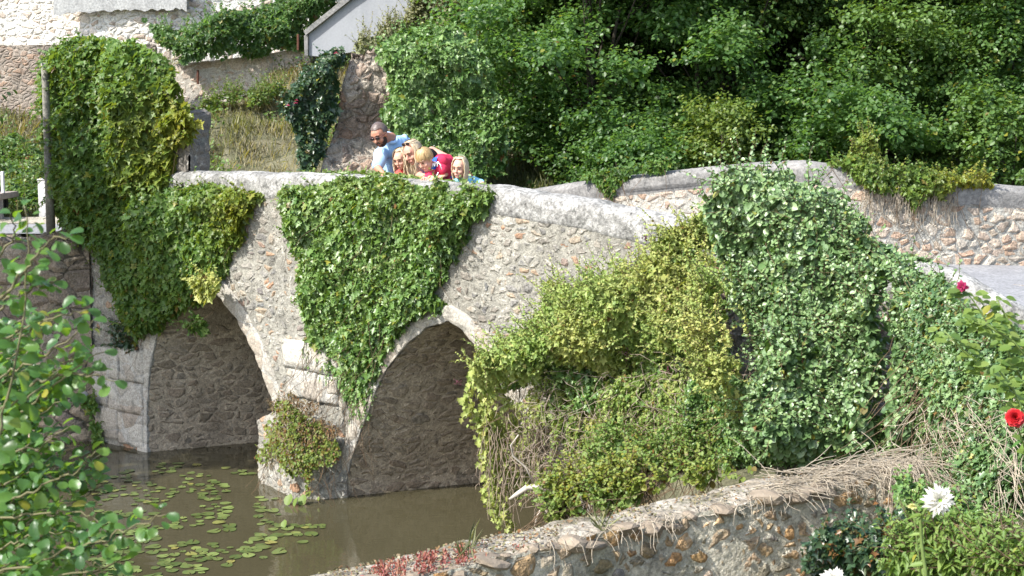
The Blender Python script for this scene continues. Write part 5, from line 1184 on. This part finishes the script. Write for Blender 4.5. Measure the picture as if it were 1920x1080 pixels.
# loose stems over the bank at the right
lines = []
RS = Surf(pxs((1650, 9.0), (1760, 8.4), (1850, 7.7), (1980, 7.0)), lean=.35, z0=2.2)
for _ in range(260):
    x = rng.uniform(1720, 1930); y = rng.uniform(740, 1010); d = np.array([rng.normal(0, 5), rng.normal(7, 4)]); ln = []
    for j in range(8):
        b_, n_ = RS.at(*ray(np.array([x]), np.array([y]))); ln.append(b_[0]+n_[0]*.02); d = d+rng.normal(0, 2.2, 2); x += d[0]; y += d[1]
    lines.append(np.array(ln))
o = link('dry_stems', strands(lines, .003, .6), MT['straw']); tag(o, 'pale dry stems straggling down the ivy bank at the right edge', 'dead stems', kind='stuff')
lines = []
for _ in range(520):
    x = rng.uniform(1000, 1460); y = rng.uniform(700, 930); d = np.array([rng.normal(1, 5), rng.normal(5, 6)]); ln = []; o_ = rng.uniform(.05, .45)
    for j in range(9):
        b_, n_ = HOPS.at(*ray(np.array([x]), np.array([y]))); ln.append(b_[0]+n_[0]*(o_+.05*math.sin(j))); d = d+rng.normal(0, 3, 2)+np.array([0, .5]); x = max(x+d[0], 975+rng.random()*40); y += d[1]
    lines.append(np.array(ln))
o = link('dry_stems', strands(lines, .0035, .5), plain('grey_bramble', (.27, .22, .17), .85, .2, .35, 20)); tag(o, 'tangle of dry bramble stems below the hop vine', 'dead stems', kind='stuff')
# stones and rubble pieces on the wall top, sedum
def rock_mesh(r, seed):
    bm = bmesh.new(); bmesh.ops.create_icosphere(bm, subdivisions=2, radius=r); rr = random.Random(seed); ax = Vector((rr.uniform(.8, 1.5), rr.uniform(.7, 1.2), rr.uniform(.5, .8)))
    for v_ in bm.verts:
        k = 1+.35*(vnoise(np.array([list(v_.co*(2/r)+Vector((seed, 0, 0)))]), seed)[0]-.5); v_.co = Vector((v_.co.x*ax.x, v_.co.y*ax.y, v_.co.z*ax.z))*k
    me = bpy.data.meshes.new('stone'); bm.to_mesh(me); bm.free(); return me
MT['loose'] = plain('loose_stone', (.24, .195, .145), .9, .2, .45, 9, bump=.6)
rocks = [rock_mesh(.05, k) for k in range(6)]
for m_ in rocks: m_.materials.append(MT['loose'])
for k in range(30):
    px = 640+k*34+rng.uniform(-16, 16); p = wall_pt(px); o = bpy.data.objects.new('wall_stone', rocks[k % 6]); COL.objects.link(o)
    o.parent = gw; o.matrix_parent_inverse = Matrix.Translation(gw.location).inverted()
    s_ = rng.uniform(.4, 1.6); o.scale = (s_*1.2, s_, s_*.8); o.location = (p[0], p[1]+rng.uniform(.02, .07), p[2]-.015+rng.uniform(-.02, .015)); o.rotation_euler = (rng.uniform(-.3, .3), rng.uniform(-.3, .3), rng.uniform(0, 6))
LPp = []; 
for _ in range(1300):
    px = 690+ (870-690)*rng.random() if rng.random() < .8 else rng.uniform(640, 1010); p = wall_pt(px)
    if vnoise(np.array([[px/9., 0, 0]]), 5)[0] < .4: continue
    LPp.append(p+np.array([rng.normal(0, .01), rng.uniform(0, .3), .003+rng.random()*.018]))
LPp = np.array(LPp); n = len(LPp)
c_ = np.zeros((n, 3)); c_[:, 0] = rng.random(n)
MT['sedum'] = leaf_mat('red_stonecrop', (.16, .035, .03), (.28, .075, .06), (.32, .17, .10), rough=.5, trans=.15, trans_col=(.4, .1, .05))
o = link('stonecrop', leaves_mesh('stonecrop', LPp, rng.normal(0, 1, (n, 3)), np.array([0, 0, 1])+rng.normal(0, .5, (n, 3)), np.full(n, .022), T_LANCE, c_), MT['sedum']); tag(o, 'red stonecrop growing on the left part of the garden wall top', 'stonecrop', kind='stuff')
PX = rng.uniform(500, 1720, 2300); pts = np.array([wall_pt(x) for x in PX]); n = len(PX); keep = fbm(np.stack([PX/40., PX*0, rng.random(n)*3], 1), 12, 2) > .36
pts = pts+np.stack([np.zeros(n), (rng.random(n)**.6)*.36, .010+rng.random(n)*.012], 1); pts = pts[keep]; n = len(pts); c_ = np.zeros((n, 3)); c_[:, 0] = rng.random(n); c_[:, 1] = rng.random(n)*.5; c_[:, 2] = (rng.random(n) < .5)*rng.random(n)
MT['litter'] = leaf_mat('leaf_litter', (.10, .085, .05), (.20, .165, .10), (.38, .33, .24), yellow=(.13, .15, .04), rough=.8, trans=.05, trans_col=(.2, .15, .05))
o = link('leaf_litter', leaves_mesh('leaf_litter', pts, np.array([0, 0, 1])+rng.normal(0, .5, (n, 3)), rng.normal(0, 1, (n, 3)), rng.uniform(.007, .020, n), T_OVAL, c_), MT['litter']); tag(o, 'dry leaf litter and moss crumbs scattered along the garden wall top', 'leaf litter', kind='stuff')
# tufts on the wall top
for (tx, n_, lab) in [(870, 26, 'thin green grass tuft among red stonecrop on the wall top'), (1130, 30, 'pale grass tuft on the garden wall top beside the dead branch')]:
    b = wall_pt(tx); pts = b[None]+np.stack([rng.normal(0, .02, n_), rng.uniform(.05, .3, n_), np.zeros(n_)], 1)
    o = link('grass_tuft', leaves_mesh('grass_tuft', pts, rng.normal(0, 1, (n_, 3)), np.array([0, 0, 1])+rng.normal(0, .4, (n_, 3)), rng.uniform(.06, .16, n_), T_BLADE, lc(n_, .3), .06), MT['grass']); tag(o, lab, 'grass tuft')

# dead branch
db = thing('dead_branch', P(1000, 925, 11.6), 'bare pale dead branch jutting from the vines over the water', 'branch')
D0 = 11.6
for nm, pth, rad in (('limb', [(955, 936), (972, 925), (988, 914), (1008, 913), (1030, 917), (1060, 914), (1095, 912)], [.010, .022, .026, .026, .024, .022, .018]),
                     ('fork', [(1034, 917), (1025, 945), (1010, 962), (1002, 985), (992, 1003)], [.016, .012, .011, .009, .005]),
                     ('twig', [(972, 815), (958, 835), (962, 855), (985, 875), (1000, 905)], [.006, .008, .009, .008, .006])):
    link(nm, tube([P(x, y, D0) for x, y in pth], rad, 7), plain('dead_wood', (.42, .38, .32), .8, .2, .3, 18), db, True)

# ------------------------------------------------------------------ street things on the left
pl = thing('utility_pole', P(90, 440, 17.0), 'weathered concrete pole standing against the left side of the creeper', 'pole')
pb = P(97, 470, 17.0); 
link('shaft', tube([Vector((pb.x, pb.y, 2.4)), P(92, 330, 17.0), P(85, 150, 17.0), P(83, 118, 17.0)], [.055, .05, .042, .04], 10), MT['pole'], pl, True)
post = thing('marker_post', P(82, 406, 19.8), 'square pale concrete post beside the road, left of the pole', 'post')
def boxm(x0, x1, y0, y1, z0, z1, bev=.006):
    bm = bmesh.new(); bmesh.ops.create_cube(bm, size=1)
    for v_ in bm.verts: v_.co = Vector(((x0+x1)/2+v_.co.x*(x1-x0), (y0+y1)/2+v_.co.y*(y1-y0), (z0+z1)/2+v_.co.z*(z1-z0)))
    if bev: bmesh.ops.bevel(bm, geom=bm.edges[:], offset=bev, segments=2, affect='EDGES')
    me = bpy.data.meshes.new('box'); bm.to_mesh(me); bm.free(); return me
a = P(75, 404, 19.8); b = P(90, 338, 19.8)
link('shaft', boxm(a.x, b.x, 19.75, 19.87, a.z-.06, b.z, .008), plain('pale_concrete', (.52, .51, .50), .8, .2, .12, 10), post)
link('cap', boxm(a.x-.006, b.x+.006, 19.744, 19.876, b.z+.001, b.z+.02, .004), plain('cap_concrete', (.60, .59, .57), .8, .2, .12, 10), post)
tb_ = thing('trailer', P(0, 395, 19.6), 'corner of a grey farm trailer with white upright at the left edge', 'trailer')
a = P(12, 362, 19.6); gm_ = plain('galvanised_steel', (.30, .29, .28), .55, .4, .2, 10, metal=.3)
link('bed', boxm(a.x-1.8, a.x, 19.3, 20.1, a.z-.08, a.z, .01), plain('worn_boards', (.26, .22, .19), .8, .2, .3, 9), tb_)
u0 = P(7, 321, 19.6); link('upright', boxm(a.x-.055, a.x-.015, 19.55, 19.6, a.z+.001, u0.z, .006), plain('white_post', (.62, .62, .62), .5, .4, .1, 8), tb_)
link('tail_lamp', boxm(a.x-.16, a.x-.06, 19.27, 19.3, a.z-.20, a.z-.10, .006), plain('red_lamp', (.35, .02, .015), .3, .5, .1, 8), tb_)
for yy in (19.4, 20.0):
    bm = bmesh.new(); bmesh.ops.create_cone(bm, cap_ends=True, segments=28, radius1=.22, radius2=.22, depth=.14, matrix=Matrix.Translation((a.x-.35, yy, 2.7))@Matrix.Rotation(math.pi/2, 4, 'X'))
    bmesh.ops.bevel(bm, geom=[e_ for e_ in bm.edges if len(e_.link_faces) == 2 and e_.calc_face_angle() > .8], offset=.03, segments=3, affect='EDGES')
    me = bpy.data.meshes.new('wheel'); bm.to_mesh(me); bm.free(); link('wheel', me, plain('tyre', (.03, .03, .03), .8, .2, .2, 10), tb_)
link('leg', boxm(a.x-.08, a.x-.03, 19.5, 19.55, 2.48, a.z-.081, .006), gm_, tb_)
# rusty posts on the hill
for k, (x, y0, y1, d, lab) in enumerate([(371, 131, 158, 25.2, 'short rusty iron post in front of the pale retaining wall'), (559, 64, 94, 24.6, 'rusty iron post beside the smooth stair wall')]):
    a = P(x, y1, d); b = P(x, y0, d); o = link('iron_post', tube([a, b], .022, 6), plain('rust', (.10, .045, .03), .85, .2, .3, 20)); tag(o, lab, 'post')
ln = [np.array(P(x, y, 25.2)) for x, y in [(371, 131), (410, 121), (450, 112), (500, 98), (559, 78)]]
# drain pipes
pc = plain('grey_pvc', (.13, .15, .185), .45, .4, .1, 6)
dp = thing('drain_pipe', P(112, 655, 16.75), 'grey plastic drain pipe standing in a gap of the river wall', 'pipe')
p0 = P(112, 648, 17.02); p1 = P(112, 572, 17.02)
link('pipe', tube([p0, p1], .048, 16), pc, dp, True); link('socket', tube([p1, p1+Vector((0, 0, .06))], .055, 16), pc, dp, True)
oo = thing('drain_outlet', P(163, 740, 16.5), 'round pipe mouth poking from the river wall above the ivy strip', 'pipe')
c0 = P(162, 740, 17.0); bm = bmesh.new()
ra = [(.062, .0), (.062, -.22), (.046, -.22), (.046, 0.0)]; rg = []
for r_, yy in ra: rg.append([bm.verts.new(c0+Vector((r_*math.cos(k*math.pi/12), yy, r_*math.sin(k*math.pi/12)))) for k in range(24)])
for q_ in range(3):
    for k in range(24): bm.faces.new((rg[q_][k], rg[q_][(k+1) % 24], rg[q_+1][(k+1) % 24], rg[q_+1][k]))
bmesh.ops.recalc_face_normals(bm, faces=bm.faces); me = bpy.data.meshes.new('pipe_ring'); bm.to_mesh(me); bm.free(); link('pipe_ring', me, plain('concrete_pipe', (.34, .33, .31), .8, .2, .15, 10), oo, True)
bm = bmesh.new(); bmesh.ops.create_circle(bm, cap_ends=True, segments=24, radius=.05, matrix=Matrix.Translation(c0+Vector((0, -.02, 0)))@Matrix.Rotation(math.pi/2, 4, 'X')); me = bpy.data.meshes.new('pipe_inside'); bm.to_mesh(me); bm.free()
link('pipe_inside', me, plain('dark_inside', (.02, .02, .02), .9, .1, .1, 8), oo)

# ------------------------------------------------------------------ lily pads
def pad_mesh(seed, r=.13):
    rr = random.Random(seed); bm = bmesh.new(); c = bm.verts.new((0, 0, .001)); ring = []; mid = []; n = 22
    for k in range(n+1):
        a = .16+(2*math.pi-.32)*k/n; q_ = r*(1+.05*math.sin(a*3+seed)+rr.uniform(-.025, .025))
        mid.append(bm.verts.new((q_*.6*math.cos(a), q_*.6*math.sin(a), .002))); ring.append(bm.verts.new((q_*1.15*math.cos(a), q_*math.sin(a), .003+.010*max(0, math.sin(a*2+seed)))))
    for k in range(n): bm.faces.new((c, mid[k], mid[k+1])); bm.faces.new((mid[k], ring[k], ring[k+1], mid[k+1]))
    me = bpy.data.meshes.new('lily_pad'); bm.to_mesh(me); bm.free(); me.polygons.foreach_set('use_smooth', np.ones(len(me.polygons), bool)); return me
def pad_mat(name, a, b):
    m_, nt, out = new_mat(name); L = nt.links.new; tc = N(nt, 'ShaderNodeTexCoord').outputs['Object']; oi = N(nt, 'ShaderNodeObjectInfo').outputs['Random']
    c = ramp(nt, [(0, a), (.6, b), (.85, tuple(x*1.5 for x in b)), (1, (.20, .18, .05))], oi); c = mixc(nt, ramp(nt, [(.5, (0, 0, 0)), (.75, (.7, .7, .7))], noise(nt, tc, 14, 4, .6)), c, (.16, .12, .03))
    bs = N(nt, 'ShaderNodeBsdfPrincipled'); L(c, bs.inputs['Base Color']); bs.inputs['Roughness'].default_value = .38; bs.inputs['Specular IOR Level'].default_value = .5; L(bs.outputs[0], out.inputs[0]); return m_
PM = pad_mat('pad_green', (.05, .080, .022), (.10, .135, .04)); pads = [pad_mesh(k) for k in range(5)]
for m_ in pads: m_.materials.append(PM)
zones = [([(150, 905), (300, 865), (480, 880), (500, 920), (560, 925), (480, 950), (330, 945), (200, 950)], 105, .8), ([(190, 960), (330, 950), (500, 945), (600, 985), (520, 1010), (470, 1045), (380, 1075), (250, 1085), (160, 1085), (170, 1010)], 160, 1.0),
         ([(60, 880), (180, 870), (200, 960), (100, 1000)], 16, .8), ([(470, 985), (600, 1000), (540, 1035), (440, 1060)], 10, 1.0), ([(500, 985), (600, 970), (605, 990)], 8, .8)]
placed = []
for poly, n, sc_ in zones:
    x0, y0 = np.min(poly, 0); x1, y1 = np.max(poly, 0); got = 0; tries = 0
    while got < n and tries < 6000:
        tries += 1; x = rng.uniform(x0, x1); y = rng.uniform(y0, y1)
        if not inside(poly, np.array([x]), np.array([y]))[0]: continue
        if vnoise(np.array([[x/45, y/16, 2.]]), 4)[0] < .38: continue
        v_ = PZ(x, y, .004); s_ = sc_*rng.uniform(.22, .52)
        if any((v_.x-a)**2+(v_.y-b)**2 < (.105*(s_+c))**2 for a, b, c in placed): continue
        placed.append((v_.x, v_.y, s_)); got += 1
for k, (X, Y, s_) in enumerate(placed):
    o = bpy.data.objects.new('lily_pad', pads[k % 5]); COL.objects.link(o); o.location = (X, Y, .004+.001*(k % 4)); o.scale = (s_, s_, s_); o.rotation_euler = (rng.normal(0, .012), rng.normal(0, .012), rng.uniform(0, 6.3))
    tag(o, 'flat green water lily pad floating on the brown river', 'lily pad', 'lily pads on the river')
# upright curled lily leaves by the cutwater
cu = thing('water_lily', PZ(545, 945, 0), 'water lily leaves standing up out of the water below the cutwater', 'water plant')
for k, (x, y, s_) in enumerate([(538, 948, .10), (552, 950, .08), (568, 948, .10), (533, 990, .07)]):
    v_ = PZ(x, y, .0); n_ = 1
    link('leaf', leaves_mesh('leaf', np.array([list(v_)]), np.array([[rng.normal(), -1, .6]]), np.array([[rng.normal(0, .6), 0, 1]]), np.array([s_*1.3]), T_OVAL, np.array([[.6, .1, 0]])), MT['herb'], cu)

# ------------------------------------------------------------------ garden plants, lower right
def bush_at(name, poly, plan, size, cover, H, mat, T, label, cat, seed, lean=.5, z0=1.8, **kw):
    return mass(name, poly, Surf(pxs(*plan), lean=lean, z0=z0), size, cover, H, mat, T=T, label=label, cat=cat, seed=seed, **kw)
bush_at('ivy', [(1520, 1085), (1540, 1030), (1580, 990), (1640, 975), (1700, 960), (1720, 985), (1700, 1030), (1680, 1090)], [(1500, 7.2), (1750, 6.7)], .050, 8, .28, MT['ivy_dark'], T_IVY, 'dark glossy ivy mound at the foot of the garden wall', 'ivy', 81, sprigs=120, sprig_len=.12, dead=.12, edge=30, rag=16)
bush_at('leafy_herb', [(1680, 1090), (1690, 1040), (1720, 1010), (1760, 985), (1830, 985), (1870, 1010), (1850, 1050), (1800, 1090)], [(1650, 6.0), (1900, 5.4)], .060, 6, .25, MT['herb'], T_LANCE, 'bright green leafy herb beneath the white dahlia', 'herb', 83, sprigs=200, sprig_len=.16, edge=30, rag=20)
bush_at('ground_ivy', [(1690, 900), (1760, 920), (1850, 960), (1900, 1000), (1850, 1010), (1780, 1000), (1730, 985), (1690, 960)], [(1650, 7.2), (1900, 6.5)], .046, 7, .18, MT['ivy'], T_IVY, 'green ivy behind the dahlia stem on the sloping bank', 'ivy', 85, sprigs=120, sprig_len=.12, rag=16)
bush_at('leafy_herb', [(1850, 1090), (1860, 1030), (1900, 1000), (1960, 1010), (1960, 1090)], [(1800, 5.4), (1980, 4.8)], .05, 5, .2, MT['herb'], T_LANCE, 'low green herb in the bottom right corner', 'herb', 87, sprigs=120, sprig_len=.14, rag=20)

def petals(n_rings, R, seed, cup, wid=.34, n0=14):
    r_ = np.random.default_rng(seed); PT = []; TP = []; NM = []; SZ = []
    for k in range(n_rings):
        f = k/max(1, n_rings-1); n = int(n0*(1-.35*f))
        for j in range(n):
            a = 2*math.pi*(j+.5*(k % 2))/n+r_.normal(0, .06); el = cup*f+r_.normal(0, .06)
            d = np.array([math.cos(a)*math.cos(el), math.sin(a)*math.cos(el), math.sin(el)]); PT.append(d*R*.08); TP.append(d)
            NM.append(np.array([-math.cos(a)*math.sin(el), -math.sin(a)*math.sin(el), math.cos(el)])+r_.normal(0, .12, 3)); SZ.append(R*(1-.4*f)*r_.uniform(.88, 1.08))
    return np.array(PT), np.array(NM), np.array(TP), np.array(SZ)
def flower(name, c, axis, R, mat, label, cat, rings, cup, stem, leafm, T=T_LANCE, heart=None, seed=1, leaf_sz=.09, nleaf=6, wid=1.0, stem_r=.006, group=None):
    root = thing(name, stem[-1], label, cat, group)
    PT, NM, TP, SZ = petals(rings, R, seed, cup); q_ = Vector((0, 0, 1)).rotation_difference(Vector(axis).normalized()).to_matrix(); Rm = np.array(q_)
    me = leaves_mesh('petals', PT@Rm.T+np.array(c), NM@Rm.T, TP@Rm.T, SZ, T, np.tile([[.5, 0, 0]], (len(PT), 1))*1.0, wid); link('petals', me, mat, root)
    if heart:
        bm = bmesh.new(); bmesh.ops.create_icosphere(bm, subdivisions=2, radius=R*.2)
        for v_ in bm.verts: v_.co = q_@Vector((v_.co.x, v_.co.y, v_.co.z*.5+R*.12))*(1+.2*rng.random())+Vector(c)
        me = bpy.data.meshes.new('heart'); bm.to_mesh(me); bm.free(); link('heart', me, heart, root)
    link('stem', tube([Vector(c)-Vector(axis).normalized()*R*.08]+[Vector(s_) for s_ in stem], stem_r, 7), MT['greenstem'], root, True)
    if nleaf:
        ps = []; 
        for k in range(nleaf):
            f = (k+.8)/nleaf*(len(stem)-1); i = min(int(f), len(stem)-2); ps.append(np.array(Vector(stem[i]).lerp(Vector(stem[i+1]), f-i)))
        ps = np.array(ps); n = len(ps); tp = np.stack([np.where(np.arange(n) % 2, 1, -1)*rng.uniform(.7, 1, n), rng.normal(0, .4, n), rng.uniform(.2, .6, n)], 1)
        link('leaves', leaves_mesh('leaves', ps, np.array([0, -.4, 1])+rng.normal(0, .3, (n, 3)), tp, leaf_sz*rng.uniform(.8, 1.3, n), T_LANCE, lc(n)), leafm, root)
    return root
def petal_mat(name, col, trc, tr=.3):
    m_, nt, out = new_mat(name); L = nt.links.new; bs = N(nt, 'ShaderNodeBsdfPrincipled')
    tc = N(nt, 'ShaderNodeTexCoord').outputs['Object']; L(mixc(nt, noise(nt, tc, 40, 2), col, tuple(x*.8 for x in col)), bs.inputs['Base Color']); bs.inputs['Roughness'].default_value = .6
    t_ = N(nt, 'ShaderNodeBsdfTranslucent'); t_.inputs[0].default_value = (*trc, 1); mx = N(nt, 'ShaderNodeMixShader'); mx.inputs[0].default_value = tr
    L(bs.outputs[0], mx.inputs[1]); L(t_.outputs[0], mx.inputs[2]); L(mx.outputs[0], out.inputs[0]); return m_
WHT = petal_mat('cream_petal', (.80, .78, .70), (.75, .72, .6)); RED = petal_mat('red_petal', (.52, .012, .018), (.5, .01, .01), .2); PNK = petal_mat('pink_petal', (.42, .03, .12), (.5, .03, .1), .3)
GRN = plain('green_heart', (.22, .36, .04), .6, .3, .2, 30)
DD = 4.4
flower('dahlia', P(1761, 938, DD), (.05, -1, .25), .052, WHT, 'cream white dahlia with green centre on a bent stem', 'dahlia', 5, 1.15, [P(1735, 955, DD+.02), P(1726, 975, DD+.03), P(1728, 1020, DD+.02), P(1735, 1070, DD), P(1740, 1130, DD)], MT['herb'], heart=GRN, seed=3, nleaf=7, leaf_sz=.05, wid=1.0)
flower('dahlia', P(1564, 1088, 4.5), (0, -.8, .6), .045, WHT, 'second white dahlia cut by the bottom edge of the picture', 'dahlia', 5, 1.3, [P(1566, 1110, 4.5), P(1568, 1200, 4.5)], MT['herb'], seed=5, nleaf=0, wid=1.3)
bd = thing('dahlia_bud', P(1712, 1010, DD+.1), 'small pale yellow flower bud on a thin stalk left of the dahlia', 'flower bud')
PT, NM, TP, SZ = petals(3, .017, 9, 1.4, n0=7); link('petals', leaves_mesh('petals', PT+np.array(P(1710, 950, DD+.1)), NM, TP, SZ, T_OVAL, np.tile([[.5, 0, 0]], (len(PT), 1))), petal_mat('bud_petal', (.62, .60, .25), (.6, .6, .2)), bd)
link('stem', tube([P(1710, 952, DD+.1), P(1716, 985, DD+.1), P(1722, 1040, DD+.1), P(1728, 1100, DD+.1)], .0025, 6), MT['greenstem'], bd, True)
flower('rose', P(1903, 783, 5.6), (-.1, -1, .35), .038, RED, 'deep red rose in full bloom at the right edge', 'rose', 5, 1.35, [P(1908, 800, 5.62), P(1925, 850, 5.65), P(1950, 950, 5.7)], MT['alder'], T=T_OVAL, seed=7, nleaf=3, leaf_sz=.05, wid=1.5, stem_r=.004)
# rose shrub stems with leaves
rs = thing('rose_bush', P(1950, 900, 5.9), 'arching rose stem with long green leaves crossing the bank below the road', 'rose bush')
stems = [[(1940, 760), (1905, 690), (1880, 640), (1850, 600), (1822, 560), (1806, 543)], [(1945, 720), (1915, 640), (1890, 600), (1868, 560)], [(1950, 700), (1900, 640), (1850, 610), (1800, 600)], [(1940, 780), (1860, 700), (1810, 660), (1770, 620)], [(1960, 900), (1930, 800), (1900, 730), (1870, 690)]]
LP = []; LN = []; LT = []; LS = []
for j, s_ in enumerate(stems):
    D_ = 6.3-.12*j; pth = [P(x, y, D_) for x, y in s_]; link('cane', tube(pth, [.006-.0008*k for k in range(len(pth))], 6), MT['greenstem'], rs, True)
    for k in range(len(pth)-1):
        for f in np.linspace(0, 1, 5):
            b_ = pth[k].lerp(pth[k+1], float(f)); sd = rng.choice([-1, 1])
            for q_ in range(3):
                LP.append(np.array(b_)+np.array([sd*.02*q_, rng.normal(0, .02), rng.normal(0, .012)])); LN.append(np.array([rng.normal(0, .4), -.45, .9])); LT.append(np.array([sd, rng.normal(0, .3), rng.normal(-.1, .4)])); LS.append(rng.uniform(.03, .062))
link('leaves', leaves_mesh('leaves', LP, np.array(LN), np.array(LT), np.array(LS), T_OVAL, lc(len(LP), .1)), MT['herb'], rs)
PT, NM, TP, SZ = petals(3, .028, 12, 1.2, n0=6); q_ = np.array(Vector((0, 0, 1)).rotation_difference(Vector((-.6, -.6, -.3)).normalized()).to_matrix())
fl = thing('rose', P(1804, 537, 6.28), 'small faded pink rose at the tip of the arching stem', 'rose'); link('petals', leaves_mesh('petals', PT@q_.T+np.array(P(1804, 537, 6.28)), NM@q_.T, TP@q_.T, SZ, T_OVAL, np.tile([[.5, 0, 0]], (len(PT), 1))), PNK, fl)
# pink flowers of the hillside shrub
for k, (x, y, d) in enumerate([(540, 197, 18.0), (556, 188, 18.0), (554, 193, 18.0), (630, 99, 18.1)]):
    PT, NM, TP, SZ = petals(2, .03, 12+k, 1.0, n0=6); o = link('pink_flower', leaves_mesh('pink_flower', PT+np.array(P(x, y, d)), NM, TP, SZ, T_OVAL, np.tile([[.5, 0, 0]], (len(PT), 1))), PNK)
    tag(o, ['tiny pink flower at the far left of the dark ivy', 'tiny pink flower highest of the three at the left of the dark ivy', 'tiny pink flower between two others on the dark ivy', 'lone tiny pink flower at the top of the dark ivy'][k], 'flower')

# ------------------------------------------------------------------ the alder sapling in the left foreground
al = thing('alder_sapling', P(-60, 1400, 4.2), 'young alder with big ribbed leaves reaching in from the lower left corner', 'alder')
LP = []; LN = []; LT = []; LS = []; lines = []
def twig(pts_, D0_, D1_, n_leaf, r=.004, sz=.043, side=.09):
    pp = [P(x, y, D0_+(D1_-D0_)*k/(len(pts_)-1)) for k, (x, y) in enumerate(pts_)]
    fine = []
    for k in range(len(pp)-1):
        for f in np.linspace(0, 1, 6)[:-1]: fine.append(np.array(pp[k].lerp(pp[k+1], float(f)))+rng.normal(0, .004, 3))
    fine.append(np.array(pp[-1])); fine = np.array(fine); lines.append((fine, r))
    n_leaf = int(n_leaf*2.3)
    for k in range(n_leaf):
        f = (k+.6)/n_leaf; i = f*(len(fine)-1); b = fine[int(i)]; d = nrm(fine[min(int(i)+1, len(fine)-1)]-fine[max(int(i)-1, 0)])
        s_ = 1 if k % 2 else -1; pr_ = nrm(np.cross(d, np.array([rng.normal(0, .3), -1, rng.normal(0, .3)])))*s_
        t_ = nrm(pr_*.9+d*.55+np.array([0, 0, -.15])+rng.normal(0, .25, 3)); LP.append(b+t_*.015); LT.append(t_); LN.append(np.array([rng.normal(0, .8), rng.normal(-.35, .7), .9])); LS.append(sz*rng.uniform(.45, 1.25)*(1-.25*f))
    LP.append(fine[-1]); LT.append(nrm(fine[-1]-fine[-3])); LN.append(np.array([rng.normal(0, .4), -.5, .8])); LS.append(sz*.8)
main = [([(-40, 1000), (0, 800), (30, 680), (50, 560), (52, 470), (45, 385)], 3.3, 3.3, 20), ([(-60, 900), (20, 790), (80, 740), (140, 690), (195, 660)], 3.6, 3.4, 18), ([(-60, 820), (0, 770), (60, 740), (110, 700), (150, 660)], 3.4, 3.5, 15),
        ([(-50, 700), (0, 640), (60, 610), (120, 590), (165, 580)], 3.5, 3.4, 16), ([(-40, 640), (10, 560), (60, 540), (100, 530)], 3.4, 3.3, 12), ([(0, 560), (30, 520), (55, 500), (90, 450), (130, 445)], 3.3, 3.2, 10),
        ([(-50, 960), (40, 930), (100, 900), (150, 880), (180, 845)], 3.6, 3.4, 16), ([(-50, 1080), (60, 1060), (130, 1030), (200, 1010), (260, 985), (312, 965)], 3.5, 3.2, 26), ([(-60, 1120), (40, 1090), (120, 1080), (200, 1060), (240, 1030)], 3.5, 3.3, 20),
        ([(-60, 1000), (20, 970), (90, 960), (150, 960), (200, 985)], 3.6, 3.5, 18), ([(-60, 880), (20, 850), (70, 840), (130, 800)], 3.8, 3.7, 14), ([(-40, 500), (0, 480), (30, 440), (20, 400)], 3.6, 3.5, 7), ([(-60, 760), (10, 700), (60, 680), (120, 640), (175, 600)], 3.7, 3.6, 14),
        ([(60, 720), (120, 700), (160, 700), (215, 715)], 3.5, 3.4, 8), ([(-60, 1060), (20, 1020), (80, 1000), (140, 1000)], 3.9, 3.8, 16), ([(-80, 1160), (40, 1110), (130, 1090)], 3.8, 3.7, 16)]
for pts_, d0, d1, n_ in main: twig(pts_, d0, d1, n_)
for k in range(60):                      # fill behind
    x = rng.uniform(-60, 60)+rng.random()*70; y = rng.uniform(600, 1080); twig([(x-70, y+50), (x-20, y+15), (x+30, y-5+rng.normal(0, 15))], 4.0+rng.random()*.4, 4.0+rng.random()*.4, 9, .004)
for k in range(60):
    x = rng.uniform(-60, 190) if k % 2 else rng.uniform(-60, 90); y = rng.uniform(860, 1100) if k % 2 else rng.uniform(640, 900); twig([(x-70, y+50), (x-20, y+15), (x+30, y-5+rng.normal(0, 15))], 4.2+rng.random()*.5, 4.2+rng.random()*.5, 9, .004)
# ribbed leaves with real veins in relief
m_, nt, out = new_mat('alder_leaf_near'); L = nt.links.new
MT['alder'] = MT['alder']
link('leaves', leaves_mesh('leaves', LP, np.array(LN), np.array(LT), np.array(LS), T_RIB, lc(len(LP), .03, .0, None, .05)), MT['alder'], al)
bmj = bmesh.new()
for ln, r in lines:
    mm = tube([Vector(p) for p in ln], [r*(1-.7*k/len(ln)) for k in range(len(ln))], 6); bmj.from_mesh(mm); bpy.data.meshes.remove(mm)
for k in range(4):
    mm = tube([P(-80+20*k, 1600, 4.0), P(-60+10*k, 1100, 3.8), P(-45+8*k, 900, 3.7)], [.03, .02, .012], 8); bmj.from_mesh(mm); bpy.data.meshes.remove(mm)
me = bpy.data.meshes.new('branches'); bmj.to_mesh(me); bmj.free(); link('branches', me, plain('young_bark', (.13, .12, .06), .7, .3, .3, 20), al, True)
bpy.data.materials.remove(m_)
